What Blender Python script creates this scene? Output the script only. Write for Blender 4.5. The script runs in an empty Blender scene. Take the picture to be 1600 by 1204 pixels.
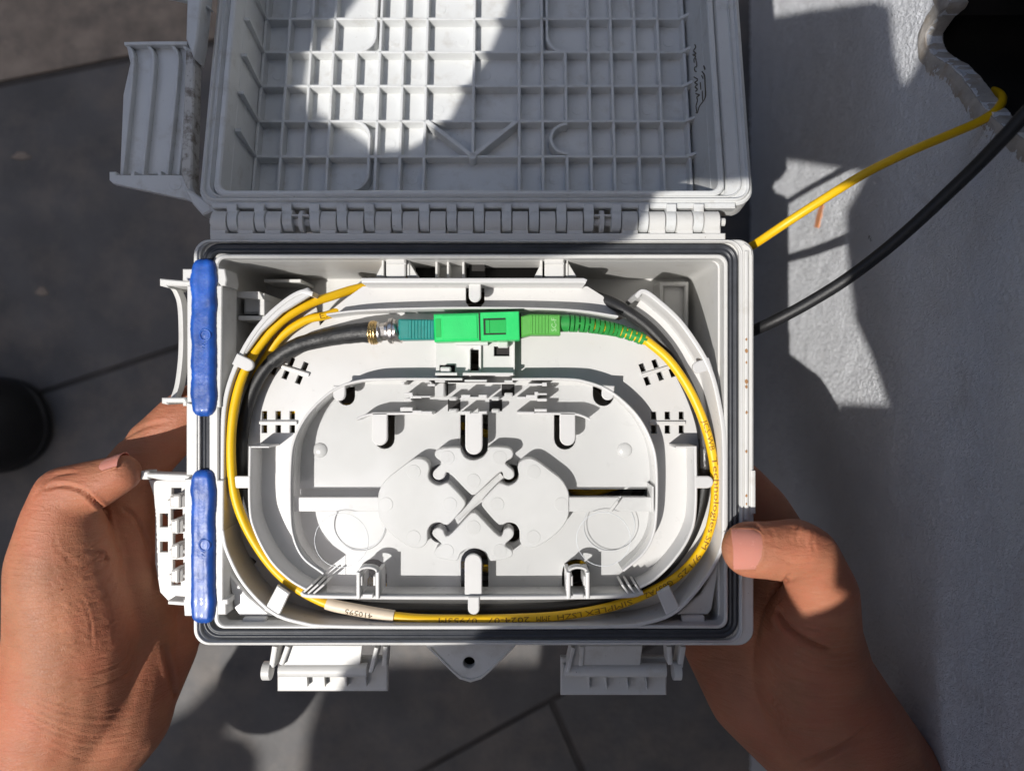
import bpy, bmesh, math, random
import numpy as np
from mathutils import Vector, Matrix, noise
random.seed(7)
R = math.radians
C = bpy.context.scene.collection
S = bpy.context.scene
S.unit_settings.system = 'METRIC'; S.unit_settings.scale_length = 0.01   # 1 unit = 1 cm
# ------------------------------------------------------------------ camera
D = 23.2; F = 1067.0                      # camera height over the gasket plane (cm), focal length in photo pixels
cam = bpy.data.cameras.new("camera"); camo = bpy.data.objects.new("camera", cam); C.objects.link(camo)
camo.location = (0, 0, D)
cam.sensor_width = 36; cam.lens = 24.0; cam.clip_start = 0.5; cam.clip_end = 2000
cam.dof.use_dof = True; cam.dof.focus_distance = 24.3; cam.dof.aperture_fstop = 0.075
S.camera = camo
# ------------------------------------------------------------------ light
TX, TY = 0.48, 0.37                        # sideways travel of the sunlight per cm of fall
L = Vector((-TX, -TY, 1)).normalized()
w = bpy.data.worlds.new("World"); S.world = w; w.use_nodes = True
nt = w.node_tree; bg = nt.nodes['Background']; sky = nt.nodes.new('ShaderNodeTexSky'); sky.sky_type = 'NISHITA'
sky.sun_disc = False; sky.sun_elevation = math.asin(L.z); sky.sun_rotation = math.atan2(L.x, L.y)
nt.links.new(sky.outputs[0], bg.inputs[0]); bg.inputs[1].default_value = 0.13; sky.dust_density = 2.0; sky.air_density = 1.0
sl = bpy.data.lights.new("sun", 'SUN'); sl.energy = 3.95; sl.angle = R(0.5); sl.color = (1, .965, .915)
so = bpy.data.objects.new("sun", sl); C.objects.link(so); so.rotation_euler = L.to_track_quat('Z', 'Y').to_euler(); so.location = L*200
S.view_settings.view_transform = 'Standard'; S.view_settings.look = 'None'; S.view_settings.exposure = 0.22; S.view_settings.gamma = 1

# ------------------------------------------------------------------ frames and pixels
ZOFF = 0.0
class Frame:
    def __init__(s, M): s.M = M; s.I = M.inverted(); s.c = s.I @ Vector((0, 0, D)); s.Rt = s.I.to_3x3()
    def l(s, px, py, w=0.0):
        if s is BASE: w += ZOFF
        d = s.Rt @ Vector(((px-800)/F, (602-py)/F, -1)); t = (w-s.c.z)/d.z
        p = s.c + d*t; return (p.x, p.y)
    def at(s, px, py, w=0.0):
        x, y = s.l(px, py, w); return s.M @ Vector((x, y, w))
BASE = Frame(Matrix.Identity(4))
def U(px, py, z=0.0): z += ZOFF; k = (D-z)/F; return Vector(((px-800)*k, (602-py)*k, z))
YH = 6.05
LID = Frame(Matrix.Translation((0, YH, -0.15)) @ Matrix.Rotation(R(-11), 4, 'X'))
WX = 16.0
WALL = Frame(Matrix(((0, 0, -1, WX), (-1, 0, 0, 0), (0, 1, 0, 0), (0, 0, 0, 1))))

# ------------------------------------------------------------------ objects
WL = {}
def tag(o, label=None, cat=None, group=None, kind=None):
    if label: o['label'] = label
    if cat: o['category'] = cat
    if group: o['group'] = group
    if kind: o['kind'] = kind
    return o
def thing(name, loc, label, cat, group=None):
    o = bpy.data.objects.new(name, None); o.empty_display_size = 1; C.objects.link(o); o.location = loc
    WL[o] = Vector(loc); return tag(o, label, cat, group)
def link(name, me, m, parent=None, smooth=35):
    if m: me.materials.clear(); me.materials.append(m)
    n = len(me.vertices); co = np.empty(n*3, 'f'); me.vertices.foreach_get('co', co); co = co.reshape(-1, 3)
    c = Vector(((co.min(0)+co.max(0))/2).tolist())
    me.transform(Matrix.Translation(-c))
    if smooth:
        me.polygons.foreach_set('use_smooth', [True]*len(me.polygons))
        if smooth < 180: me.set_sharp_from_angle(angle=R(smooth))
    o = bpy.data.objects.new(name, me); C.objects.link(o); WL[o] = c
    if parent: o.parent = parent; o.location = c - WL[parent]
    else: o.location = c
    return o
def cat_rom(P, n=6, closed=False):
    P = [tuple(p) for p in P]; N = len(P); out = []
    A = np.array(P, float)
    rng = range(N) if closed else range(N-1)
    for i in rng:
        p0 = A[(i-1) % N] if (closed or i > 0) else 2*A[0]-A[1]
        p1 = A[i]; p2 = A[(i+1) % N]
        p3 = A[(i+2) % N] if (closed or i+2 < N) else 2*A[-1]-A[-2]
        for k in range(n):
            t = k/n
            out.append(tuple(0.5*((2*p1)+(-p0+p2)*t+(2*p0-5*p1+4*p2-p3)*t*t+(-p0+3*p1-3*p2+p3)*t**3)))
    if not closed: out.append(tuple(A[-1]))
    return out
def rrect(x0, y0, x1, y1, r, n=6):
    out = []
    for cx, cy, a0 in ((x1-r, y0+r, -90), (x1-r, y1-r, 0), (x0+r, y1-r, 90), (x0+r, y0+r, 180)):
        for k in range(n+1):
            a = R(a0+90*k/n); out.append((cx+r*math.cos(a), cy+r*math.sin(a)))
    return out
def rect(x0, y0, x1, y1): return [(x0, y0), (x1, y0), (x1, y1), (x0, y1)]
def circ(x, y, r, n=24, ry=None): return [(x+r*math.cos(2*math.pi*k/n), y+(ry or r)*math.sin(2*math.pi*k/n)) for k in range(n)]
def stadium(x0, y0, x1, y1, hw, n=8, both=False):
    """tongue from (x0,y0) flat end to rounded end (x1,y1), half width hw"""
    d = Vector((x1-x0, y1-y0)); d.normalize(); nn = Vector((-d.y, d.x)); out = [(x0+nn.x*hw, y0+nn.y*hw)]
    c = Vector((x1, y1))-d*hw
    for k in range(n+1):
        a = R(90-180*k/n); p = c+nn*hw*math.sin(a)+d*hw*math.cos(a); out.append((p.x, p.y))
    out.append((x0-nn.x*hw, y0-nn.y*hw))
    if both:
        c0 = Vector((x0, y0))+d*hw; out = out[1:-1]
        for k in range(n+1):
            a = R(-90-180*k/n); p = c0+nn*hw*math.sin(a)+d*hw*math.cos(a); out.append((p.x, p.y))
    return out
SPLIT = set('side_rim adapter_seam middle_wall latch_arm curved_rib lid_side_wall splice_fin splice_block splice_window comb_rib slot_bar spoke corner_gusset corner_latch punched_circle dome diagonal_rib arc_wall inner_wall outer_wall latch_rib grip_ridge coil gel_wrinkle support_post floor_boss pin_mark rib_bead marker_scribble window_shadow_gap cover_edge arc_ledge deep_shade_sheet'.split())
class MB:
    def __init__(s): s.v = []; s.f = []
    def add(s, v, f):
        b = len(s.v); s.v += [tuple(p) for p in v]; s.f += [tuple(i+b for i in q) for q in f]; return s
    def mesh(s, me, M=None):
        b = len(s.v)
        for v in me.vertices: s.v.append(tuple((M @ v.co) if M else v.co))
        for p in me.polygons: s.f.append(tuple(i+b for i in p.vertices))
        return s
    def plate(s, outer, zt, zb, holes=(), fr=BASE, bev=0.02, px=True):
        cu = bpy.data.curves.new('tmp', 'CURVE'); cu.dimensions = '2D'; cu.fill_mode = 'BOTH'
        th = (zt-zb)/2; bev = min(bev, th*0.45); cu.extrude = th-bev; cu.bevel_depth = bev; cu.bevel_resolution = 0; cu.offset = -bev
        for pts in [outer]+list(holes):
            q = [fr.l(a, b, zt) for a, b in pts] if px else pts
            sp = cu.splines.new('POLY'); sp.points.add(len(q)-1)
            for i, (x, y) in enumerate(q): sp.points[i].co = (x, y, 0, 1)
            sp.use_cyclic_u = True
        o = bpy.data.objects.new('tmp', cu); C.objects.link(o)
        dg = bpy.context.evaluated_depsgraph_get(); me = bpy.data.meshes.new_from_object(o.evaluated_get(dg))
        s.mesh(me, fr.M @ Matrix.Translation((0, 0, (zt+zb)/2+(ZOFF if fr is BASE else 0))))
        bpy.data.objects.remove(o); bpy.data.curves.remove(cu); bpy.data.meshes.remove(me); return s
    def box(s, x0, y0, x1, y1, zt, zb, fr=BASE, bev=0.02): return s.plate(rect(x0, y0, x1, y1), zt, zb, fr=fr, bev=bev)
    def sweep(s, path, sec, fr=BASE, closed=False):
        """path: local (x,y,w); sec: (offset, dw) closed outline"""
        n = len(path); m = len(sec); V = []
        for i in range(n):
            a = Vector(path[(i-1) % n][:2]) if (closed or i) else Vector(path[0][:2])
            b = Vector(path[(i+1) % n][:2]) if (closed or i < n-1) else Vector(path[-1][:2])
            t = (b-a).normalized(); nn = Vector((-t.y, t.x)); p = path[i]
            for o, h in sec: V.append(fr.M @ Vector((p[0]+nn.x*o, p[1]+nn.y*o, p[2]+h+(ZOFF if fr is BASE else 0))))
        Fc = []
        for i in range(n if closed else n-1):
            j = (i+1) % n
            for k in range(m): l = (k+1) % m; Fc.append((i*m+k, j*m+k, j*m+l, i*m+l))
        if not closed: Fc.append(tuple(range(m-1, -1, -1))); Fc.append(tuple((n-1)*m+k for k in range(m)))
        return s.add(V, Fc)
    def wall(s, pts, wpx, zt, zb, fr=BASE, smooth=0, closed=False, rnd=0.03):
        if smooth: pts = cat_rom(pts, smooth, closed)
        path = [fr.l(a, b, zt)+(zt,) for a, b in pts]; h = wpx/46.0/2; d = zb-zt; r = min(rnd, h*.8)
        sec = [(-h, d), (-h, -r), (-h+r*.4, -r*.3), (-h+r, 0), (h-r, 0), (h-r*.4, -r*.3), (h, -r), (h, d)]
        return s.sweep(path, sec, fr, closed)
    def tube(s, P, r, n=12, caps=True):
        P = [Vector(p) for p in P]; N = len(P); rr = r if isinstance(r, (list, tuple)) else [r]*N
        t0 = (P[1]-P[0]).normalized(); up = Vector((0, 0, 1)) if abs(t0.z) < .9 else Vector((1, 0, 0))
        V = []
        for i in range(N):
            t = (P[min(i+1, N-1)]-P[max(i-1, 0)]).normalized(); e = t.cross(up).normalized(); u = e.cross(t).normalized(); up = u
            for k in range(n): a = 2*math.pi*k/n; V.append(P[i]+(e*math.cos(a)+u*math.sin(a))*rr[i])
        Fc = [(i*n+k, i*n+(k+1) % n, (i+1)*n+(k+1) % n, (i+1)*n+k) for i in range(N-1) for k in range(n)]
        if caps: Fc.append(tuple(range(n-1, -1, -1))); Fc.append(tuple((N-1)*n+k for k in range(n)))
        return s.add(V, Fc)
    def ball(s, c, r, n=12, m=8, sc=(1, 1, 1), half=False):
        c = Vector(c); V = []; Fc = []
        for j in range(m+1):
            th = math.pi*(j/m)*(0.5 if half else 1)
            for k in range(n):
                a = 2*math.pi*k/n; V.append(c+Vector((math.sin(th)*math.cos(a)*r*sc[0], math.sin(th)*math.sin(a)*r*sc[1], math.cos(th)*r*sc[2])))
        for j in range(m):
            for k in range(n): Fc.append((j*n+k, (j+1)*n+k, (j+1)*n+(k+1) % n, j*n+(k+1) % n))
        return s.add(V, Fc)
    def build(s, name, m, parent=None, smooth=35):
        if name in SPLIT:
            par = list(range(len(s.v)))
            def find(a):
                while par[a] != a: par[a] = par[par[a]]; a = par[a]
                return a
            for f in s.f:
                r0 = find(f[0])
                for k in f[1:]: par[find(k)] = r0
            comp = {}
            for f in s.f: comp.setdefault(find(f[0]), []).append(f)
            if len(comp) > 1:
                o = None
                for fs in comp.values():
                    ids = sorted({k for f in fs for k in f}); mp = {k: i for i, k in enumerate(ids)}; q = MB()
                    q.v = [s.v[k] for k in ids]; q.f = [tuple(mp[k] for k in f) for f in fs]; o2 = q._build(name, m, parent, smooth); o = o or o2
                return o
        return s._build(name, m, parent, smooth)
    def _build(s, name, m, parent=None, smooth=35):
        me = bpy.data.meshes.new(name); me.from_pydata([tuple(v) for v in s.v], [], s.f); me.update()
        bm = bmesh.new(); bm.from_mesh(me); bmesh.ops.remove_doubles(bm, verts=bm.verts, dist=1e-4)
        bmesh.ops.recalc_face_normals(bm, faces=bm.faces); bm.to_mesh(me); bm.free()
        return link(name, me, m, parent, smooth)

# ------------------------------------------------------------------ materials
def mat(name, col, rough=.5, var=.06, vscale=.6, bump=.0, bscale=20, spec=.5, metal=0, coat=0, sss=0, dirt=None, dscale=1.2, damt=.5, lo=.55, hi=.75, trans=0, ssr=(1, .3, .15), bdist=.05, speck=0):
    m = bpy.data.materials.new(name); m.use_nodes = True; t = m.node_tree; N = t.nodes; K = t.links; b = N['Principled BSDF']
    tc = N.new('ShaderNodeNewGeometry').outputs['Position']
    def nz(sc, det=4, ro=.55):
        n = N.new('ShaderNodeTexNoise'); n.inputs['Scale'].default_value = sc; n.inputs['Detail'].default_value = det; n.inputs['Roughness'].default_value = ro
        K.new(tc, n.inputs['Vector']); return n.outputs['Fac']
    def mix(f, a, c):
        x = N.new('ShaderNodeMix'); x.data_type = 'RGBA'
        if isinstance(f, float): x.inputs[0].default_value = f
        else: K.new(f, x.inputs[0])
        for i, q in ((6, a), (7, c)):
            if isinstance(q, tuple): x.inputs[i].default_value = q+(1,) if len(q) == 3 else q
            else: K.new(q, x.inputs[i])
        return x.outputs[2]
    def ramp(f, a, c):
        r = N.new('ShaderNodeMapRange'); r.inputs[1].default_value = a; r.inputs[2].default_value = c; K.new(f, r.inputs[0]); return r.outputs[0]
    lo_c = tuple(max(0, c*(1-var)) for c in col); hi_c = tuple(min(1, c*(1+var)) for c in col)
    c = mix(ramp(nz(vscale), .3, .7), lo_c, hi_c)
    if dirt:
        f = ramp(nz(dscale, 8, .7), lo, hi); mm = N.new('ShaderNodeMath'); mm.operation = 'MULTIPLY'; mm.inputs[1].default_value = damt; K.new(f, mm.inputs[0])
        c = mix(mm.outputs[0], c, dirt)
    if speck:
        f = ramp(nz(13, 3, .5), speck, speck+.03); mm = N.new('ShaderNodeMath'); mm.operation = 'MULTIPLY'; mm.inputs[1].default_value = .7; K.new(f, mm.inputs[0])
        c = mix(mm.outputs[0], c, (.16, .13, .10))
    K.new(c, b.inputs['Base Color'])
    rr = N.new('ShaderNodeMapRange'); K.new(nz(vscale*4), rr.inputs[0]); rr.inputs[3].default_value = max(.02, rough-.08); rr.inputs[4].default_value = rough+.08; K.new(rr.outputs[0], b.inputs['Roughness'])
    b.inputs['Specular IOR Level'].default_value = spec; b.inputs['Metallic'].default_value = metal; b.inputs['Coat Weight'].default_value = coat
    b.inputs['Transmission Weight'].default_value = trans
    if sss: b.inputs['Subsurface Weight'].default_value = sss; b.inputs['Subsurface Radius'].default_value = ssr; b.inputs['Subsurface Scale'].default_value = .25
    if bump:
        bp = N.new('ShaderNodeBump'); bp.inputs['Strength'].default_value = bump; bp.inputs['Distance'].default_value = bdist; K.new(nz(bscale, 5, .6), bp.inputs['Height']); K.new(bp.outputs[0], b.inputs['Normal'])
    m['_'] = 0; return m
GREY = (.60, .595, .575)
M_shell = mat('grey_plastic', GREY, .42, .03, .4, .05, 30, dirt=(.30, .25, .18), dscale=.9, damt=.45, lo=.56, hi=.8, speck=.735)
M_lid = mat('lid_plastic', (.61, .62, .615), .36, .04, .35, .06, 25, dirt=(.30, .26, .2), dscale=1.1, damt=.5, lo=.54, hi=.78, speck=.725)
M_dirty = mat('dirty_plastic', (.52, .51, .48), .5, .08, .6, .1, 20, dirt=(.12, .09, .06), dscale=2.2, damt=.85, lo=.48, hi=.62, speck=.66)
M_tray = mat('tray_plastic', (.585, .58, .57), .30, .02, .5, .03, 40, dirt=(.5, .44, .36), dscale=1.5, damt=.25, lo=.6, hi=.8)
M_isle = mat('textured_plastic', (.575, .57, .56), .5, .02, 3, .12, 45)
M_rubber = mat('black_rubber', (.034, .037, .044), .38, .2, 2, .06, 40, dirt=(.2, .2, .2), dscale=9, damt=.35, lo=.66, hi=.75)
M_yel = mat('yellow_jacket', (.80, .475, .005), .42, .04, .8, .04, 30)
M_blk = mat('black_jacket', (.013, .013, .014), .45, .2, 3, .25, 30, dirt=(.22, .21, .19), dscale=7, damt=.35, lo=.64, hi=.8)
M_shrink = mat('heat_shrink', (.017, .017, .017), .45, .2, 2, .5, 9, dirt=(.15, .14, .13), dscale=4, damt=.4, lo=.55, hi=.8)
M_tape = mat('shiny_black_tape', (.03, .03, .032), .13, .1, 2, .35, 14, coat=.5)
M_gel = mat('blue_gel', (.014, .085, .38), .4, .25, 1.5, .2, 7, coat=.06, sss=.35, ssr=(.05, .25, 1), dirt=(.03, .035, .1), dscale=1.6, damt=.45, lo=.5, hi=.8)
M_gelw = mat('waxy_rim_grease', (.62, .64, .66), .35, .08, 3, .4, 10)
M_grn = mat('green_plastic', (.015, .56, .13), .36, .06, 2, .2, 30)
M_grnd = mat('dark_green_plastic', (.01, .40, .075), .4, .06, 2, .1, 30)
M_teal = mat('teal_plastic', (.010, .22, .19), .4, .12, 3, .2, 30)
M_olive = mat('olive_green_plastic', (.085, .36, .055), .45, .06, 3, .25, 30)
M_boot = mat('boot_green_rubber', (.025, .27, .05), .42, .06, 3, .1, 30)
M_metal = mat('nickel_metal', (.66, .62, .58), .3, .08, 3, .05, 20, metal=1)
M_brass = mat('brass_crimp', (.70, .48, .20), .28, .2, 4, .4, 14, metal=1)
M_sleeve = mat('cream_sleeve', (.72, .60, .46), .45, .04, 3, .05, 30)
M_ink = mat('black_ink', (.05, .035, .01), .6, .1, 5)
M_brownink = mat('brown_ink', (.20, .085, .005), .6, .1, 5)
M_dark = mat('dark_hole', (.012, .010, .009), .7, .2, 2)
M_stucco = mat('stucco', (.70, .715, .745), .88, .04, .5, 1.0, 13, spec=.15, dirt=(.42, .37, .31), dscale=.35, damt=.3, lo=.58, hi=.8, bdist=.09, speck=.75)
M_plaster = mat('broken_plaster', (.43, .40, .365), .9, .2, 1.5, .9, 5, spec=.2, dirt=(.33, .25, .17), dscale=1.2, damt=.6, lo=.5, hi=.65)
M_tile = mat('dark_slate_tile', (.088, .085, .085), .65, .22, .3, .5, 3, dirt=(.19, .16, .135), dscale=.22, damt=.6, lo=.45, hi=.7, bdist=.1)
M_tileb = mat('weak_sun_brown_tile', (.24, .195, .155), .65, .3, .4, .5, 3, dirt=(.09, .08, .07), dscale=.25, damt=.7, lo=.45, hi=.65, bdist=.1)  # lighter brown stands in for weak sun on the floor; scraps share it
M_joint = mat('tile_grout', (.055, .05, .047), .9, .3, .5, .3, 2)
M_shoe = mat('black_shoe_leather', (.006, .006, .007), .6, .2, 1)
M_blocker = mat('dark_blocker', (.05, .05, .05), .9, .1, 1)  # dark colour of the added light blockers
M_coil = mat('brown_coil', (.075, .05, .03), .5, .4, 1.5, .2, 10)
M_rust = mat('rust_stain', (.33, .17, .07), .8, .3, 8)
M_orange = mat('orange_scrap', (.62, .26, .12), .7, .15, 2)
M_nail = mat('nail', (.60, .245, .19), .25, .02, 1.2, .04, 8, coat=.2, sss=.2)
M_nailw = mat('nail_free_edge', (.70, .52, .42), .35, .05, 2)
def skin_mat():
    m = mat('skin', (.39, .168, .093), .54, .22, .5, 0, 20, spec=.4, sss=.22, dirt=(.43, .14, .08), dscale=.3, damt=.65, lo=.42, hi=.62)
    t = m.node_tree; N = t.nodes; K = t.links; b = N['Principled BSDF']; pos = N.new('ShaderNodeNewGeometry').outputs['Position']
    v = N.new('ShaderNodeTexVoronoi'); v.feature = 'DISTANCE_TO_EDGE'; v.inputs['Scale'].default_value = 9; K.new(pos, v.inputs['Vector'])
    mp = N.new('ShaderNodeMapping'); mp.inputs['Rotation'].default_value = (0, 0, R(35)); mp.inputs['Scale'].default_value = (1.3, 5.5, 1.3); K.new(pos, mp.inputs['Vector'])
    n = N.new('ShaderNodeTexNoise'); n.inputs['Scale'].default_value = 1.2; n.inputs['Detail'].default_value = 6; n.inputs['Distortion'].default_value = .6; K.new(mp.outputs[0], n.inputs['Vector'])
    mr = N.new('ShaderNodeMapRange'); mr.inputs[2].default_value = .12; K.new(v.outputs[0], mr.inputs[0])
    b1 = N.new('ShaderNodeBump'); b1.inputs['Strength'].default_value = .28; b1.inputs['Distance'].default_value = .025; K.new(mr.outputs[0], b1.inputs['Height'])
    b2 = N.new('ShaderNodeBump'); b2.inputs['Strength'].default_value = .7; b2.inputs['Distance'].default_value = .06; K.new(n.outputs[0], b2.inputs['Height']); K.new(b1.outputs[0], b2.inputs['Normal'])
    K.new(b2.outputs[0], b.inputs['Normal']); b.inputs['Specular IOR Level'].default_value = .3
    return m
M_skin = skin_mat()
def clear_mat():
    m = bpy.data.materials.new('clear_plastic'); m.use_nodes = True; t = m.node_tree; N = t.nodes; K = t.links; N.remove(N['Principled BSDF'])
    tr = N.new('ShaderNodeBsdfTransparent'); tr.inputs[0].default_value = (.985, .99, .995, 1); gl = N.new('ShaderNodeBsdfGlossy'); gl.inputs['Roughness'].default_value = .08
    fr = N.new('ShaderNodeFresnel'); fr.inputs[0].default_value = 1.45; mx = N.new('ShaderNodeMixShader')
    K.new(fr.outputs[0], mx.inputs[0]); K.new(tr.outputs[0], mx.inputs[1]); K.new(gl.outputs[0], mx.inputs[2]); K.new(mx.outputs[0], N['Material Output'].inputs[0]); return m
M_clear = clear_mat()

# ================================================================== SETTING
ZF = -22.5
def FP(px, py): p = U(px, py, ZF); return (p.x, p.y)
m = MB(); m.plate([(-160, -140), (WX+1, -140), (WX+1, 140), (-160, 140)], ZF-.13, ZF-1.6, px=False, bev=0)
ground = tag(m.build('floor', M_joint), 'dark tiled floor far below the box', kind='structure')
def tile(pts, mt, dz=0):
    q = [FP(*p) for p in pts]; mb = MB(); mb.plate(q, ZF+dz, ZF-.3, px=False, bev=.05); o = mb.build('tile', mt, ground); return o
tile([(-500, -400), (1500, -400), (1500, -160), (205, 86), (0, 127), (-500, 228)], M_tileb, .1)  # weak sun on this tile is put into its colour
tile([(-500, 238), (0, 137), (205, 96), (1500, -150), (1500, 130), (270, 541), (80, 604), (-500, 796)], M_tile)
tile([(-500, 806), (80, 612), (270, 549), (1500, 138), (1500, 740), (858, 1090), (655, 1202), (-400, 1780)], M_tile)
tile([(-360, 1780), (664, 1206), (858, 1098), (960, 1330), (1050, 1780)], M_tile)
tile([(1062, 1780), (972, 1330), (866, 1094), (1500, 750), (1500, 1780)], M_tile)

# scraps on the floor
for (px_, py_, rx_, ry_, lb) in ((34, 244, 14, 6, 'pale curled scrap lying on the dark tile at the far left, upper one'), (66, 455, 9, 7, 'small pale blot on the dark tile at the far left, above the shoe')):
    q = [FP(px_+rx_*math.cos(a)*(1+.3*math.sin(3*a)), py_+ry_*math.sin(a)) for a in [k*math.pi/8 for k in range(16)]]
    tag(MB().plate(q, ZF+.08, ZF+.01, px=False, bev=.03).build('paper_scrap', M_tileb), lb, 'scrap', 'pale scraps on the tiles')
# stucco wall: one thick sheet with a ragged hole
hole_px = [(1478, -30), (1486, 5), (1474, 19), (1462, 32), (1449, 52), (1451, 75), (1461, 86), (1471, 93), (1487, 103), (1501, 116), (1512, 131), (1524, 146), (1533, 160), (1546, 173), (1560, 190), (1585, 205), (1640, 235), (1700, 215), (1760, 100), (1780, -60), (1640, -110), (1540, -80)]
hl = [WALL.l(a, b, 0) for a, b in hole_px]
def jag(P, n=5, amp=.06):
    out = []
    for i in range(len(P)):
        a, b = P[i], P[(i+1) % len(P)]
        for k in range(n):
            t = k/n; out.append((a[0]+(b[0]-a[0])*t+random.uniform(-amp, amp), a[1]+(b[1]-a[1])*t+random.uniform(-amp, amp)))
    return out
m = MB(); m.plate([(-140, ZF-1), (140, ZF-1), (140, 120), (-140, 120)], 0, -.55, holes=[jag(hl)], fr=WALL, px=False, bev=0)
wall = tag(m.build('wall', M_stucco, smooth=0), 'pale blue-grey textured stucco wall rising to the right of the box, with a broken hole', 'wall')
# the coarse stucco relief in view, as a real height field laid on the wall
def relief():
    st = .085; y0, y1, z0, z1 = -36.0, 44.0, ZF, 15.0; ny = int((y1-y0)/st); nz_ = int((z1-z0)/st); rs = np.random.RandomState(3)
    def band(lam, bw):
        f = np.fft.rfft2(rs.randn(ny, nz_)); ky = np.fft.fftfreq(ny, st)[:, None]; kz = np.fft.rfftfreq(nz_, st)[None, :]; k = np.hypot(ky, kz)
        h = np.fft.irfft2(f*np.exp(-((k-1/lam)*lam/bw)**2), s=(ny, nz_)); return h/h.std()
    h = .021*np.clip(band(.26, .6), -1.2, 3)+.007*band(.18, .3)+.005*band(.8, .6)+.012*band(2.2, .6)
    Y = y0+np.arange(ny)*st; Z = z0+np.arange(nz_)*st; YY, ZZ = np.meshgrid(Y, Z, indexing='ij')
    co = np.stack([WX-.05-h, YY, ZZ], -1).reshape(-1, 3)
    P = [WALL.M @ Vector((x, y, 0)) for x, y in off2(hl, .42)]; ins = np.zeros(ny*nz_, bool); py_ = co[:, 1]; pz_ = co[:, 2]
    for i in range(len(P)):
        a, b = P[i], P[(i+1) % len(P)]
        if abs(b.z-a.z) < 1e-9: continue
        c = ((a.z > pz_) != (b.z > pz_)) & (py_ < (b.y-a.y)*(pz_-a.z)/(b.z-a.z)+a.y); ins ^= c
    idx = np.arange(ny*nz_).reshape(ny, nz_); q = np.stack([idx[:-1, :-1], idx[:-1, 1:], idx[1:, 1:], idx[1:, :-1]], -1).reshape(-1, 4)
    q = q[~ins[q].any(1)]
    me = bpy.data.meshes.new('stucco_relief'); me.vertices.add(len(co)); me.vertices.foreach_set('co', co.reshape(-1).astype('f'))
    me.loops.add(q.size); me.loops.foreach_set('vertex_index', q.reshape(-1).astype('i')); me.polygons.add(len(q)); me.polygons.foreach_set('loop_start', np.arange(0, q.size, 4, dtype='i')); me.update(calc_edges=True)
    tag(link('stucco_relief', me, M_stucco, wall, smooth=180), kind='stuff')
def off2(P, d):
    cx_ = sum(p[0] for p in P)/len(P); cy_ = sum(p[1] for p in P)/len(P); out = []
    for x, y in P: v = Vector((x-cx_, y-cy_)); v = v*(1+d/max(v.length, .1)); out.append((cx_+v.x, cy_+v.y))
    return out
relief()
# broken plaster lip: bevelled ring round the hole
cx = sum(p[0] for p in hl)/len(hl); cy = sum(p[1] for p in hl)/len(hl)
def off(P, d, amp=.0):
    n = len(P); out = []
    for i in range(n):
        a = Vector(P[i-1]); b = Vector(P[(i+1) % n]); t = (b-a).normalized(); nn = Vector((-t.y, t.x))
        p = Vector(P[i])
        if nn.dot(p-Vector((cx, cy))) < 0: nn = -nn
        dd = d+amp*2*noise.noise(Vector((i*.22, d*2, 0)))+amp*.5*noise.noise(Vector((i*.9, d*2, 5))); out.append((p.x+nn.x*dd, p.y+nn.y*dd))
    return out
hj = jag(cat_rom(hl, 2, True), 3, .006)
rings = [(off(hj, .75, .12), -.03), (off(hj, .5, .08), .075), (off(hj, .25, .05), .075), (off(hj, .03, .03), .04), (off(hj, -.04, .03), -.2), (off(hj, -.03, .03), -.6)]
V = []; Fc = []; n = len(hj)
for P, h in rings:
    for x, y in P: V.append(WALL.M @ Vector((x, y, h+.03*noise.noise(Vector((x*3, y*3, h*9)))*(h > 0.02))))
for j in range(len(rings)-1):
    for k in range(n): Fc.append((j*n+k, j*n+(k+1) % n, (j+1)*n+(k+1) % n, (j+1)*n+k))
MB().add(V, Fc).build('broken_plaster_edge', M_plaster, wall, smooth=60)
m = MB()
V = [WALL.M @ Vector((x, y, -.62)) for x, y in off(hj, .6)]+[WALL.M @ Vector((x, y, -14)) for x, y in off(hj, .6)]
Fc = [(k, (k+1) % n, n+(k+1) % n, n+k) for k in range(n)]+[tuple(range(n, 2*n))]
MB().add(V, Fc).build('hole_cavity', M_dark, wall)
def wallscrap(name, pts, mt, label, cat):
    q = [WALL.l(a, b, 0) for a, b in pts]; o = MB().plate(q, .10, .01, fr=WALL, px=False, bev=.02).build(name, mt); return tag(o, label, cat)
wallscrap('paint_smear', [(1284, 318), (1290, 320), (1286, 338), (1281, 356), (1275, 355), (1278, 338)], M_orange, 'small orange smear on the sunlit patch of stucco wall', 'smear')
q = [WALL.l(a, b, 0) for a, b in circ(1360, 372, 5)]
MB().plate(q, .03, .012, fr=WALL, px=False, bev=.005).build('pock_mark', M_dark, wall)

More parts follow.
